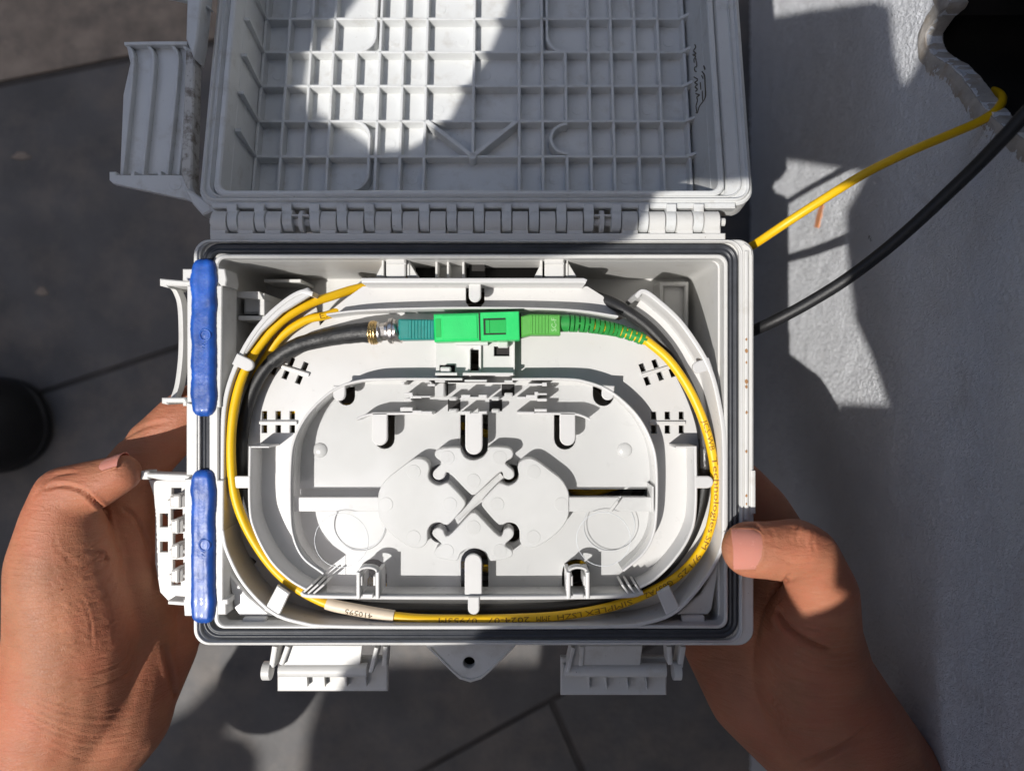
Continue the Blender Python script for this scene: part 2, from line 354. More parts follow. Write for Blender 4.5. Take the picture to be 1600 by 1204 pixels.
# ================================================================== SHADE (sheets added out of frame, cut to shape the sunlit patches)
def up(pts, zp, zt):   # pixel points on height zp carried up the sunlight to height zt
    out = []
    for a, b in pts: p = U(a, b, zp); k = zt-zp; out.append((p.x-TX*k, p.y-TY*k))
    return out
ZT = 33.0
def shade(name, polys, zt, label, holes=(), zp=0):
    m = MB()
    for P in polys: m.plate(up(P, zp, zt), zt+.3, zt, holes=[up(h, zp, zt) for h in holes], px=False, bev=0)
    return tag(m.build(name, M_blocker), label, 'light blocker')
lidhole = [(430, -120), (366, -7), (330, 50), (312, 77), (312, 120), (345, 175), (396, 200), (464, 243), (520, 240), (566, 213), (596, 180), (617, 123), (650, 70), (668, 10), (690, -120)]
A = [(-60, 398), (300, 398), (480, 402), (850, 402), (940, 388), (985, 375), (1000, 345), (1018, 305), (1060, 292), (1180, 282), (1368, 290), (1352, 325), (1325, 380), (1325, 450), (1344, 606), (1380, 670), (1405, 737), (1306, 817), (1303, 876), (1330, 905), (1480, 800), (2300, 900), (2300, -700),
     (1478, -700), (1474, 20), (1450, 90), (1428, 130), (1412, 60), (1405, -30), (1380, -52), (1230, -90), (1081, -120), (1060, -700), (-60, -700)]
shade('shade_blocker', [A], ZT, 'unseen sheet added above the lid, cut to shape its shade and sun patch', [lidhole])  # added unseen sheet, outlined to cast the shade over lid and wall
B = [(430, 1240), (505, 1078), (600, 1030), (728, 1007), (745, 988), (800, 970), (900, 957), (1040, 905), (1130, 866), (1190, 900), (1250, 948), (1318, 900), (1350, 860), (1480, 790), (2300, 900), (2300, 1900), (380, 1900)]
shade('shade_blocker', [B], ZT+.6, 'unseen sheet added to shade the lower right of the box')  # second added sheet, outlined to cast the lower shade edge
ZR = 100.0
def upc(P, zt=ZR): return [(x-TX*zt, y-TY*zt) for x, y in P]
def fl(P):   # floor pixels -> plane 0 along the sunlight
    out = []
    for a, b in P: p = U(a, b, ZF); out.append((p.x+TX*ZF, p.y+TY*ZF))
    return out
m = MB(); m.plate(upc([(-52, -46), (34, -46), (34, 34), (-52, 34)]), ZR+.5, ZR, px=False, bev=0,
    holes=[upc([(-25, -27), (26, -27), (26, 30), (-25, 30)]), upc(fl([(150, 1000), (402, 1000), (285, 1112), (150, 1180)])), upc(fl([(500, 1075), (440, 1080), (345, 1148), (378, 1154), (400, 1178), (403, 1290), (465, 1290), (478, 1150)]))])
tag(m.build('overhead_blocker', M_blocker), 'unseen sheet added high overhead, with openings that shape the sunlight', 'roof')  # added unseen sheet; its openings let sun onto box and floor patches

# dark slabs added out of frame to cut the low skylight
m = MB(); m.plate([(-112, -120), (-104, -120), (-104, 110), (-112, 110)], 58, ZF-.5, px=False, bev=0)
tag(m.build('skylight_blocker', M_blocker), 'dark slab added to cut skylight, out of frame on the far left', 'wall')
m = MB(); m.plate([(-103.5, -100), (15, -100), (15, -94), (-103.5, -94)], 58, ZF-.5, px=False, bev=0)
tag(m.build('skylight_blocker', M_blocker), 'dark slab added to cut skylight, out of frame behind the forearms', 'wall')
m = MB(); m.plate([(-103.5, 90), (15, 90), (15, 96), (-103.5, 96)], 58, ZF-.5, px=False, bev=0)
tag(m.build('skylight_blocker', M_blocker), 'dark slab added to cut skylight, out of frame beyond the lid', 'wall')
# ================================================================== ENCLOSURE
enc = thing('fibre_box', U(740, 690, -4.8), 'light grey plastic fibre junction box held open in both hands, lid folded back', 'junction box')
rim_o = rrect(302, 374, 1178, 1008, 24); groove_o = rrect(312, 378, 1156, 1001, 20); groove_i = rrect(334, 397, 1138, 982, 16); inner = rrect(341, 403, 1132, 977, 12)
m = MB(); m.plate(rim_o, 0, -.9, holes=[groove_o], bev=.04); m.plate(rrect(306, 377, 1158, 1004, 22), -.20, -.5, holes=[rrect(340, 400, 1132, 976, 14)], bev=.0)
def inset(P, fx, fy): return [(x+(fx if x < 740 else -fx), y+(fy if y < 690 else -fy)) for x, y in P]
wo = [BASE.l(*p) for p in inset(rrect(312, 385, 1166, 998, 24), 6, 6)]; wi = [BASE.l(*p) for p in rrect(338, 403.5, 1129, 984, 12)]
m.plate(wo, -.5, -4.8, holes=[wi], px=False, bev=.02); shell = m.build('base_shell', M_shell, enc)
m = MB(); m.plate([BASE.l(*p) for p in rrect(341, 401, 1130, 974, 12)], -4.5, -4.75, px=False, bev=0); fl_ = m.build('base_floor', M_shell, enc)
m = MB(); m.plate(groove_i, .04, -.55, holes=[inner], bev=.04); m.build('inner_lip', M_shell, enc)
# gasket with ridges
gp = [BASE.l(*p)+(-.20,) for p in rrect(322, 387, 1147, 991, 20)]
sec = []
for k in range(25):
    u = -1+2*k/24; h = .13+.04*math.sin(u*math.pi)**2 if abs(u) < .98 else 0
    sec.append((u*.165, h))
sec = [(-.165, 0)]+sec+[(.165, 0)]
MB().sweep(gp, sec, closed=True).build('gasket', M_rubber, enc, smooth=80)
# raised lines on rim
m = MB(); m.wall(rrect(306.5, 375.8, 1160, 1005, 22), 3.0, .07, -.05, closed=True)
m.wall([(1167, 392), (1167, 560), (1167, 812)], 6, .10, -.1); m.wall([(1174.5, 398), (1174.5, 806)], 3.5, .03, -.1); m.wall([(1177, 735), (1177, 802)], 8, .06, -.3)
m.wall([(1163, 381), (1172, 388), (1174, 398)], 3, .08, -.1, smooth=4)
m.build('rim_bead', M_shell, shell)
m = MB()
for y, r in ((530, 1.6), (548, 2.4), (566, 1.5), (596, 2.6), (604, 2), (644, 1.8), (705, 1.8), (774, 1.7), (787, 1.4)):
    m.plate([(1166.5+math.cos(a)*r*random.uniform(.8, 1.2), y+math.sin(a)*r*1.5) for a in [k*math.pi/5 for k in range(10)]], .103, .09, bev=0)
tag(m.build('rust_stain', M_rust, shell), kind='stuff')
# inner floor bosses
m = MB()
for x0 in (1040, ):
    m.plate(rect(1030, 440, 1076, 525), -3.4, -4.5, holes=[rect(1037, 447, 1070, 518)], bev=.04); m.plate(rect(1037, 447, 1070, 518), -3.7, -4.5, bev=.02)
m.plate(circ(965, 478, 12), -4.0, -4.5, bev=.05)
m.build('floor_boss', M_shell, fl_)
m = MB()   # posts at the upper left inside
m.plate([(345, 455), (405, 455), (412, 468), (345, 462)], -1.4, -4.5); m.box(380, 462, 408, 490, -1.9, -4.5, bev=.08); m.box(372, 493, 416, 500, -1.6, -4.5); m.box(404, 458, 413, 492, -1.5, -4.5)
m.box(412, 436, 470, 441, -2.8, -4.5)
m.build('support_post', M_shell, fl_)
# clips and ribs behind the tray
def part_clip(x):
    m = MB(); m.plate(rrect(x, 400, x+31, 433, 4), -.35, -.55, bev=.05); m.plate([(x, 402), (x+31, 402), (x+31, 412), (x, 412)], -.2, -.45, bev=.06)
    m.wall([(x-5, 404), (x-5, 432)], 4, -.45, -3); m.wall([(x+35, 404), (x+35, 432)], 4, -.45, -3)
    m.plate([(x-6, 412), (x-6, 432), (x-16, 432)], -.5, -1.4); m.plate([(x+37, 410), (x+37, 432), (x+50, 432)], -.5, -1.4)
    return m.build('clip', M_shell, enc)
part_clip(603); part_clip(851)
m = MB(); m.plate(rect(680, 401, 727, 434), -1.6, -1.8)
for x in (682, 700, 724): m.wall([(x, 402), (x, 433)], 4, -.7, -1.7)
m.build('rib_panel', M_shell, enc)
m = MB(); m.plate(rect(636, 398, 680, 436), -1.9, -2.0); m.plate(rect(727, 398, 850, 436), -1.9, -2.0); m.plate(rect(733, 401, 758, 434), -1.2, -1.4)
m.build('deep_shade_sheet', M_dark, enc)  # dark sheets stand in for the deep shade behind the tray
# hinge
zh = -.12
m = MB(); m.plate([(328, 364), (1134, 364), (1134, 379), (328, 379)], -.06, -.55, bev=.03); hs = m.build('hinge_strip', M_shell, enc)
def barrel(x0, x1, yt, yb, r=.40, seg=10, a0=-20, a1=200, z=-.35, lip=None):
    """half round knuckle between pixel columns; axis along X"""
    yc = (yt+yb)/2; Y = U(0, yc, z+.0).y; V = []; n = seg+1
    xs = [U(x0, yc, z+r).x, U(x0+.6, yc, z+r).x, U(x1-.6, yc, z+r).x, U(x1, yc, z+r).x]; rr = [r-.03, r, r, r-.03]
    for x, q in zip(xs, rr):
        for k in range(n):
            a = R(a0+(a1-a0)*k/seg); V.append((x, Y+q*math.cos(a), z+q*math.sin(a)))
    Fc = [(i*n+k, i*n+k+1, (i+1)*n+k+1, (i+1)*n+k) for i in range(3) for k in range(seg)]
    Fc += [tuple(range(n)), tuple(range(4*n-1, 3*n-1, -1))]
    return V, Fc
k = 0
kn = None
for k in range(19):
    xa = 327+43*k; xb = min(xa+26, 1135)
    if k in (3, 14):
        m = MB()
        m.add(*barrel(xa+9, xa+16, 329, 366)); m.wall([(xa, 336), (xa+26, 336)], 3, 0, -.3)
        m.tube([U(xa-2, 347, -.35), U(xa+28, 347, -.35)], .17, 10); m.build('hinge_knuckle', M_shell, hs)
    else:
        m = MB(); m.add(*barrel(xa+.8, xb-.8, 331, 366)); m.plate([(xa+.8, 352), (xb-.8, 352), (xb-.8, 368), (xa+.8, 368)], -.10, -.5, bev=.02); m.build('hinge_knuckle', M_shell, hs)
MB().tube([U(330, 347, -.35), U(1132, 347, -.35)], .14, 10).build('hinge_pin', M_shell, hs)
# mounting tab with screw hole
m = MB(); tabo = [(663, 1004), (808, 1004), (803, 1012), (765, 1050), (752, 1061), (735, 1066), (718, 1061), (706, 1050), (668, 1012)]
m.plate(tabo, -.35, -.75, holes=[circ(733, 1035, 9)], bev=.03)
m.wall([(672, 1012), (708, 1049), (720, 1058), (735, 1062), (750, 1058), (762, 1049), (799, 1012)], 2.2, -.30, -.5)
tb = m.build('mounting_tab', M_shell, enc)
m = MB(); m.tube([U(733, 1035, -.45), U(733, 1035, -.8), U(733, 1035, -2.4)], [.2, .2, .19], 20, caps=False); m.plate(circ(733, 1035, 9), -2.3, -2.4, bev=0); m.build('screw_hole', M_dark, tb)
# bottom latches
def latch(x0, x1, y0, y1, flip):
    m = MB(); e = 1 if not flip else -1
    bx0, bx1 = x0+22, x1-4
    if flip: bx0, bx1 = x0+2, x1-20
    m.plate([(bx0, 1026), (x1-2 if not flip else bx1, 1026), (x1-2 if not flip else bx1, y1), (bx0, y1)], -1.5, -1.75, bev=.05)
    lt = m.build('latch', M_shell, enc)
    MB().tube([U(bx0+4, 1046, -1.15), U(bx1-30 if not flip else bx1-2, 1046, -1.15)], .24, 12).build('latch_bar', M_shell, lt)
    MB().plate([(bx0+14, 1008), (bx1-38, 1008), (bx1-42, 1042), (bx0+8, 1042)], -1.05, -1.2, bev=.02).build('latch_flap', M_shell, lt)
    xa = x0 if not flip else x1-12
    m = MB(); m.tube([U(xa+1, 1047, -1.0), U(xa+13, 1047, -1.0)], .32, 14); m.wall([(xa+18, 1010), (xa+13, 1042)], 9, -.85, -1.5); m.wall([(xa+(38 if not flip else -4), 1010), (xa+(28 if not flip else -2), 1038)], 8, -.85, -1.5)
    xz = bx1-28 if not flip else bx0+8
    m.wall([(xz+12, 1012), (xz+3, 1050)], 7, -.8, -1.5); m.wall([(xz+26, 1010), (xz+24, 1040)], 8, -1.0, -1.6); m.build('latch_arm', M_shell, lt)
    m = MB()
    for t in (.26, .42, .62, .8): xx = bx0+(bx1-bx0)*t; m.plate([(xx-3, 1056), (xx+2, 1056), (xx+3, y1-7)], -1.25, -1.5, bev=.01)
    m.build('latch_rib', M_shell, lt)
    return lt
latch(411, 608, 1010, 1080, False); latch(874, 1062, 1010, 1086, True)
# --- cable ports on the left side
def flange(m, pts, zt, zb): m.plate(pts, zt, zb, bev=.04)
m = MB()
m.plate([(249, 435), (293, 439), (302, 439), (302, 447), (262, 446), (262, 449), (249, 446)], -.25, -1.6, bev=.04)
m.plate([(285, 420), (303, 420), (303, 434), (293, 434), (293, 438), (285, 438)], .02, -.8, bev=.03)
m.plate([(340, 419), (351, 420), (354, 437), (352, 446), (345, 446), (340, 440)], .05, -1.0, bev=.03)
m.plate([(292, 446), (303, 446), (303, 628), (292, 628)], .06, -1.8, bev=.03)
m.plate([(337, 446), (347, 446), (346, 560), (344, 636), (336, 636)], .05, -1.2, bev=.03)
m.plate([(252, 621), (289, 621), (292, 627), (292, 634), (285, 634), (285, 629), (262, 629), (262, 632), (252, 630)], -.25, -1.5, bev=.04)
p1 = m.build('port_frame', M_shell, enc)
V = []; cv = cat_rom([(264, 448, -.9), (271, 458, -.95), (277, 478, -1.0), (279, 520, -1.05), (278, 560, -1.05), (273, 600, -1.0), (266, 622, -.9)], 5)
m = MB(); Vv = []
for a, b, z in cv:
    for (da, zz) in ((0, z), (7, z+.12), (16, z-.1), (16, -2.2), (0, -2.2)): Vv.append(U(a+da, b, zz))
nn = len(cv); Fc = [(i*5+k, i*5+(k+1) % 5, (i+1)*5+(k+1) % 5, (i+1)*5+k) for i in range(nn-1) for k in range(5)]
m.add(Vv, Fc); m.build('port_funnel', M_shell, p1, smooth=50)
m = MB(); m.plate([(219, 736), (232, 736), (232, 739), (288, 741), (303, 744), (303, 752), (262, 752), (232, 746), (232, 749), (219, 749)], -.2, -.8, bev=.04)
m.plate([(232, 750), (292, 750), (292, 944), (268, 944), (250, 925), (242, 880), (242, 800), (240, 775)], -2.3, -2.5, holes=[rect(268, 762, 283, 772), rect(267, 795, 285, 812), rect(250, 802, 262, 823), rect(250, 846, 262, 862), rect(270, 833, 286, 850), rect(270, 874, 286, 890), rect(268, 908, 282, 914)], bev=.02)
m.plate([(288, 748), (302, 748), (302, 942), (288, 942)], .06, -1.8, bev=.03); m.plate([(338, 750), (349, 750), (348, 940), (338, 940)], .04, -1.2, bev=.03)
m.plate([(286, 936), (302, 936), (302, 962), (288, 962)], .02, -.8, bev=.03); m.plate([(339, 936), (356, 936), (356, 944), (353, 944), (353, 960), (339, 960)], .03, -.9, bev=.03)
m.plate([(262, 938), (290, 940), (290, 946), (262, 944)], -.9, -1.5, bev=.03)
p2 = m.build('port_frame', M_shell, enc)
for (x0, y0, x1, y1) in ((264, 774, 287, 793), (266, 812, 284, 833), (266, 851, 284, 872), (266, 890, 284, 910)):
    m = MB(); m.plate(rrect(x0, y0, x1, y1, 3), -1.6, -2.4, bev=.07); m.wall([(x0-2, (y0+y1)/2), (x1+4, (y0+y1)/2)], 7, -1.7, -2.4); m.plate(rrect(x0+6, y0-1, x1-6, y1+1, 2), -1.5, -2.2, bev=.05); m.build('clamp_tooth', M_shell, p2)
# clear strip between seals
MB().plate([(291, 628), (303, 632), (303, 742), (291, 742)], -.02, -1.8, bev=.03).build('side_rim', M_shell, enc)
MB().plate([(300, 630), (312, 632), (312, 744), (300, 744)], .03, -.3, bev=.02).plate([(327, 630), (337, 632), (337, 744), (327, 744)], .03, -.3, bev=.02).build('side_rim', M_shell, enc)

# ---------------------------------------------------------------- lid
lid = MB()
def lp(P, w=0): return [LID.l(a, b, w) for a, b in P]
ox0, oy0 = LID.l(306, 322); ox1, _ = LID.l(1180, 322); ix0, iy0 = LID.l(343, 297); ix1, _ = LID.l(1123, 297)
TOP = 13.6
def lr(x0, y0, x1, y1, r, n=6): return rrect(x0, y0, x1, y1, r, n)
lid.plate(lr(ox0, oy0+.12, ox1, TOP, .6), -.12, -1.1, holes=[lr(ix0-.30, iy0-.24, ix1+.30, TOP-.8, .45)], fr=LID, px=False, bev=.06)
lid.plate(lr(ix0-.22, iy0-.18, ix1+.22, TOP-.85, .4), .02, -.9, holes=[lr(ix0, iy0, ix1, TOP-1.1, .3)], fr=LID, px=False, bev=.05)
lid.plate(lr(ix0-.36, iy0-.28, ix1+.36, TOP-.8, .4), -.3, -.9, holes=[lr(ix0-.1, iy0-.1, ix1+.1, TOP-1, .3)], fr=LID, px=False, bev=0)
lid.plate(lr(ix0-.25, iy0-.15, ix1+.25, TOP-.95, .4), -.8, -3.2, holes=[lr(ix0+.01, iy0+.01, ix1-.01, TOP-1.11, .3)], fr=LID, px=False, bev=.02)
lidp = lid.build('lid', M_lid, enc)
LW = -3.0
m = MB(); m.plate([(ix0-.1, iy0-.1), (ix1+.1, iy0-.1), (ix1+.1, TOP-1), (ix0-.1, TOP-1)], LW, LW-.2, fr=LID, px=False, bev=0); m.build('lid_panel', M_lid, lidp)
# outer step bead on the lid rim
m = MB()
m.sweep([p+(-.05,) for p in lr(ox0+.16, oy0+.28, ox1-.16, TOP-.15, .5)], [(-.06, -.1), (-.05, .02), (0, .05), (.05, .02), (.06, -.1)], LID, True)
m.sweep([p+(-.09,) for p in lr(ox0+.36, oy0+.40, ox1-.42, TOP-.3, .5)], [(-.04, -.1), (-.03, .02), (0, .04), (.03, .02), (.04, -.1)], LID, True)
m.build('rim_bead', M_lid, lidp, smooth=60)
RW = LW+.42      # rib top
def rx(px, py=292): return LID.l(px, py, RW)[0]
rows = [LID.l(740, y, RW)[1] for y in (244, 189, 134, 81, 29, -22)]
dy = rows[1]-rows[0]
while rows[-1]+dy < TOP-1.3: rows.append(rows[-1]+dy)
cols = [rx(v) for v in (395, 434.5, 472, 509, 547, 585, 623, 661, 700, 738, 775, 811.6, 849, 887, 925, 962, 1001, 1039, 1081)]
yb = iy0; yt = TOP-1.1
def rib(m, x0, y0, x1, y1, wd=.11, top=RW):
    m.sweep([(x0, y0, top), (x1, y1, top)], [(-wd/2-.02, LW-top), (-wd/2, -.02), (-wd/2+.02, 0), (wd/2-.02, 0), (wd/2, -.02), (wd/2+.02, LW-top)], LID)
def arc(m, cx_, cy_, r, a0, a1, wd=.12, n=14):
    P = [(cx_+r*math.cos(R(a0+(a1-a0)*k/n)), cy_+r*math.sin(R(a0+(a1-a0)*k/n)), RW+.02) for k in range(n+1)]
    m.sweep(P, [(-wd/2-.02, LW-RW-.02), (-wd/2, -.02), (-wd/2+.02, 0), (wd/2-.02, 0), (wd/2, -.02), (wd/2+.02, LW-RW-.02)], LID)
for i, y in enumerate(rows):
    m = MB(); rib(m, cols[0]-.6, y, cols[-1]+.45, y)
    # gusset fin climbing the left wall
    xw = ix0+.01; P = [(xw, -.75), (xw+.22, -.75), (cols[0]+.05, RW), (cols[0]+.05, LW), (xw, LW)]
    V = [LID.M @ Vector((x, y+s*.055, w_)) for s in (-1, 1) for x, w_ in P]; n = 5
    m.add(V, [(4, 3, 2, 1, 0), (5, 6, 7, 8, 9)]+[(k, (k+1) % n, n+(k+1) % n, n+k) for k in range(n)])
    xw = ix1-.01; P = [(xw, -2.3), (xw-.3, RW+.02), (xw-.3, LW), (xw, LW)]
    V = [LID.M @ Vector((x, y+s*.055, w_)) for s in (-1, 1) for x, w_ in P]; n = 4
    m.add(V, [(3, 2, 1, 0), (4, 5, 6, 7)]+[(k, (k+1) % n, n+(k+1) % n, n+k) for k in range(n)])
    m.build('cross_rib', M_lid, lidp)
for i, x in enumerate(cols):
    m = MB(); segs = [(yb, yt)]
    if i == 4: segs = [(rows[0], rows[1]-.0), (rows[3], rows[3]+dy*.0+.01)] ; segs = [(rows[1], rows[3])]
    if i == 5: segs = [(yb, yt)]
    if i in (8, 10): continue
    if i == 9: segs = [(rows[0]-.1, yt)]
    if i == 13: segs = [(yb, rows[0]), (rows[1], rows[3])]
    for a, b in segs: rib(m, x, a, x, b)
    m.build('long_rib', M_lid, lidp)
m = MB()
q = LID.l
def AR(px, py, pr, a0, a1): x, y = q(px, py, RW); arc(m, x, y, pr*.0245, a0, a1)
x4 = cols[4]; 
arc(m, cols[4]-.0, rows[0]-.75, .66, -80, 10); rib(m, cols[4]+.66, rows[0]-.7, cols[4]+.66, rows[0])
arc(m, cols[4]-.05, rows[1]-.7, .7, 0, 88); rib(m, cols[4]+.65, rows[1]-.7, cols[4]+.65, rows[0]-.0)
arc(m, cols[4], rows[3]+.75, .72, -92, 0); rib(m, cols[4]+.72, rows[3]+.7, cols[4]+.72, rows[5])
arc(m, cols[13], (rows[0]+rows[1])/2+.0, .62, 88, 272)
arc(m, cols[13], rows[3]+.72, .72, 180, 272); rib(m, cols[13]-.72, rows[3]+.7, cols[13]-.72, rows[5])
m.build('curved_rib', M_lid, lidp)
m = MB()
rib(m, cols[7]+.1, rows[1]-.05, cols[9]-.03, rows[0]-.02, .16, RW+.1); rib(m, cols[11]-.1, rows[1]-.05, cols[9]+.03, rows[0]-.02, .16, RW+.1)
x, y = cols[9], rows[0]-.02; m.plate(circ(x, y, .16), RW+.1, LW, fr=LID, px=False, bev=.03)
m.build('diagonal_rib', M_lid, lidp)
m = MB()
for i in range(0, 18):
    for j, y in enumerate([rows[0]-dy/2]+[r+dy/2 for r in rows[:5]]):
        if (i+j) % 3 == 0: x = (cols[i]+cols[i+1])/2; m.plate(circ(x, y, .22, 18), LW+.012, LW-.05, fr=LID, px=False, bev=.01)
m.build('pin_mark', M_lid, lidp)
# hand scribbled marks on the right inner wall of the lid
def onwall(px, py):   # point on the lid's right inner wall
    Mi = LID; c = Mi.c; d = Mi.Rt @ Vector(((px-800)/F, (602-py)/F, -1)); t = (ix1-.018-c.x)/d.x; return Mi.M @ (c+d*t)
def zo(a, b): return (1050+a/9.26, 60+b/9.26)
marks = [[(330, 90), (345, 130), (310, 180), (350, 220), (300, 240), (345, 260), (320, 300), (325, 350)], [(345, 290), (360, 400), (330, 420), (330, 470), (355, 480)],
         [(320, 560), (375, 600), (330, 640), (370, 670), (335, 700), (370, 740), (340, 765)], [(435, 480), (470, 540), (480, 700), (480, 860), (400, 980), (370, 1075), (350, 1070)],
         [(345, 800), (400, 820), (360, 850), (370, 900), (350, 980), (360, 1060)], [(430, 540), (450, 580)], [(410, 640), (420, 740)], [(440, 760), (445, 900)], [(460, 400), (475, 450)]]
m = MB()
for s_ in marks:
    P = [onwall(*zo(a, b)) for a, b in cat_rom(s_, 4)]
    m.tube(P, .022, 5)
m.build('marker_scribble', M_ink, lidp)
# lid port covers (left)
def port_cover(yt_, yb_):
    m = MB(); z = -1.5
    m.plate([(196, yt_-2), (292, yt_-2), (288, yb_), (187, yb_), (192, yt_+80), (203, yt_+30)], z-.1, z-.3, bev=.03)
    pc = m.build('port_cover', M_lid, lidp)
    for a in (202, 234, 272, 290):
        P = [(a-5, yt_), (a+4, yt_+16), (a+4, yt_+45), (a-3, yt_+120), (a-12, yb_)]
        m = MB(); m.wall(P, 5.5, z+.12, z-.15, smooth=5); m.build('cover_rib', M_lid, pc)
        m = MB(); m.wall([(x+6, y) for x, y in P], 4.5, z-.085, z-.2, smooth=5); m.build('grime_line', M_dirty, pc)
    m = MB(); m.wall([(194, yt_), (242, yt_-1), (292, yt_-1)], 6, z+.2, z-.3); m.build('cover_edge', M_lid, pc)
    m = MB(); m.plate([(170, yb_-5), (180, yb_-5), (182, yb_), (290, yb_), (304, yb_+40), (325, yb_+46), (330, yb_+52), (288, yb_+38), (176, yb_+14), (170, yb_+8)], z+.35, z+.05, bev=.04)
    for a in (204, 246): m.box(a, yb_-6, a+6, yb_+2, z+.3, z)
    m.plate(circ(274, yb_+14, 10, 18), z+.365, z+.2, bev=.01)
    m.build('cover_bracket', M_lid, pc)
port_cover(68, 273); port_cover(-240, -38)
m = MB(); m.plate([(290, 72), (304, 78), (299, 290), (312, 318), (296, 306), (282, 270)], -1.0, -1.6, bev=.05); m.build('dirty_side_strip', M_dirty, lidp)
m = MB(); m.plate([(293, -40), (318, -40), (308, 60), (302, 90), (290, 60)], -.75, -1.6, bev=.05); m.plate([(285, 290), (330, 318), (330, 330), (316, 336), (300, 318)], -.6, -1.6, bev=.06); m.build('lid_side_wall', M_lid, lidp)
# narrow knuckles belong to the lid
for k in range(18):
    xa = 353+43*k; m = MB(); m.add(*barrel(xa+.8, xa+16.2, 329, 364, r=.385)); m.plate([(xa+.8, 318), (xa+16.2, 318), (xa+16.2, 340), (xa+.8, 340)], -.12, -.5, bev=.02); m.build('lid_knuckle', M_lid, lidp)
m = MB()
for k in range(19): xa = 327+43*k; m.plate([(xa+1, 323), (xa+25, 323), (xa+25, 330), (xa+1, 330)], -.62, -.8, bev=0)
m.plate([(330, 316), (1150, 316), (1150, 325), (330, 325)], -.25, -.8, bev=.04)
m.build('hinge_gap', M_lid, lidp)

# ================================================================== GEL SEALS
def gel(cx0, y0, y1, w0, label, bump_y, seed):
    N_ = 90; K_ = 22; V = []; rs = random.Random(seed)
    for i in range(N_+1):
        t = i/N_; y = y0+(y1-y0)*t; e = min(t, 1-t)*(y1-y0)
        ww = w0*(1-.42*math.exp(-(e/9.0)**1.2*1.2))
        if e < 2: ww *= .55+.22*e
        if 22 < e < 44: ww += 1.5*math.sin((e-22)/22*math.pi)
        ww += noise.noise(Vector((seed, y*.06, 0)))*.9+noise.noise(Vector((seed, y*.25, 3)))*.8
        xc = cx0+noise.noise(Vector((seed+9, y*.03, 0)))*1.5; sk = (D)/F
        for k in range(K_):
            a = 2*math.pi*k/K_; ca, sa = math.cos(a), math.sin(a); sx = math.copysign(abs(ca)**.72, ca)*ww*sk; sz = math.copysign(abs(sa)**.6, sa)
            h = .2 if sa > 0 else .3
            h *= min(1, (e/12)**.5+.12)
            pz = sz*h-(.022*math.cos(ca*math.pi*2.2) if sa > .2 else 0)+.02+ noise.noise(Vector((ca*2, y*.05, seed)))*.02
            p = U(xc, y, 0); V.append((p.x+sx, p.y, .03+pz))
    Fc = [(i*K_+k, i*K_+(k+1) % K_, (i+1)*K_+(k+1) % K_, (i+1)*K_+k) for i in range(N_) for k in range(K_)]+[tuple(range(K_-1, -1, -1)), tuple(N_*K_+k for k in range(K_))]
    g = thing('gel_seal', U(cx0, (y0+y1)/2, -.2), label, 'gel seal', 'blue gel cable seals')
    MB().add(V, Fc).build('gel_body', M_gel, g, smooth=70)
    m = MB(); c = U(cx0+.5, bump_y, .225)
    ringp = [(c.x+.17*math.cos(2*math.pi*k/20), c.y+.19*math.sin(2*math.pi*k/20), c.z) for k in range(21)]; m.tube(ringp, .045, 6, caps=False); m.ball((c.x, c.y, c.z-.03), .16, 12, 5, (1, 1.1, .3)); m.build('gel_pip', M_gel, g, smooth=80)
    m = MB()
    for _ in range(3): y = bump_y+9+_*5; m.tube([U(cx0-4, y, .22), U(cx0+1, y+4, .23), U(cx0+6, y-1, .22)], .03, 5)
    m.build('gel_wrinkle', M_gel, g, smooth=80)
    return g
gel(320, 405, 650, 19.5, 'upper blue gel seal in the left edge of the box', 523, 1.3)
gel(319, 733, 972, 18.5, 'lower blue gel seal in the left edge, beside the lower cable port', 851, 5.1)

# ================================================================== SPLICE TRAY
ZOFF = 0.35
tray = thing('splice_tray', U(740, 700, -2.0), 'off-white oval splice tray lying inside the open box', 'splice tray')
ZP = -1.6; ZW = -.55
outer_full = cat_rom([(492, 466), (455, 485), (405, 525), (372, 575), (352, 640), (350, 740), (350, 820), (368, 885), (410, 945), (470, 972), (540, 979), (740, 980), (940, 979), (1010, 972), (1065, 945), (1110, 885), (1129, 820), (1129, 740), (1127, 640), (1108, 575), (1070, 520), (1030, 478), (1005, 462)], 5)
topedge = [(985, 492), (967, 500), (900, 488), (740, 482), (600, 484), (515, 492), (500, 508)]
po = outer_full+topedge
def hx(x0, y0, x1, y1): return rect(x0, y0, x1, y1)
holes = []
for cxs in ((409, 417), (430.5, 438.5), (452.5, 460.5)):
    for r_ in ((642, 655), (664, 676)): holes.append(rect(cxs[0], r_[0], cxs[1], r_[1]))
for cxs in ((1017.5, 1026), (1039, 1047.5), (1061, 1069)):
    for r_ in ((643, 655), (664.5, 677)): holes.append(rect(cxs[0], r_[0], cxs[1], r_[1]))
def rrot(cx_, cy_, hw, hh, a):
    ca, sa = math.cos(R(a)), math.sin(R(a)); return [(cx_+x*ca-y*sa, cy_+x*sa+y*ca) for x, y in ((-hw, -hh), (hw, -hh), (hw, hh), (-hw, hh))]
for c_ in ((476, 572), (467, 593), (455, 565), (446, 585.5), (427, 579)): holes.append(rrot(c_[0], c_[1], 4, 6.5, 22))
for c_ in ((1004, 574), (1011.5, 595), (1024, 568), (1032, 587.5), (1051, 582)): holes.append(rrot(c_[0], c_[1], 4, 6.5, -20))
holes += [rrot(394, 877, 5, 4, 40), rrot(1083, 873, 5, 4, -40)]
holes += [stadium(541, 604, 541, 633, 13.5), stadium(943, 604, 943, 634, 16.5)]
holes += [stadium(601, 648, 601, 701, 15.5), stadium(883, 648, 883, 702, 17), stadium(741, 648, 741, 719, 21.5)]
holes += [stadium(741.5, 929, 741.5, 856, 21.5)]
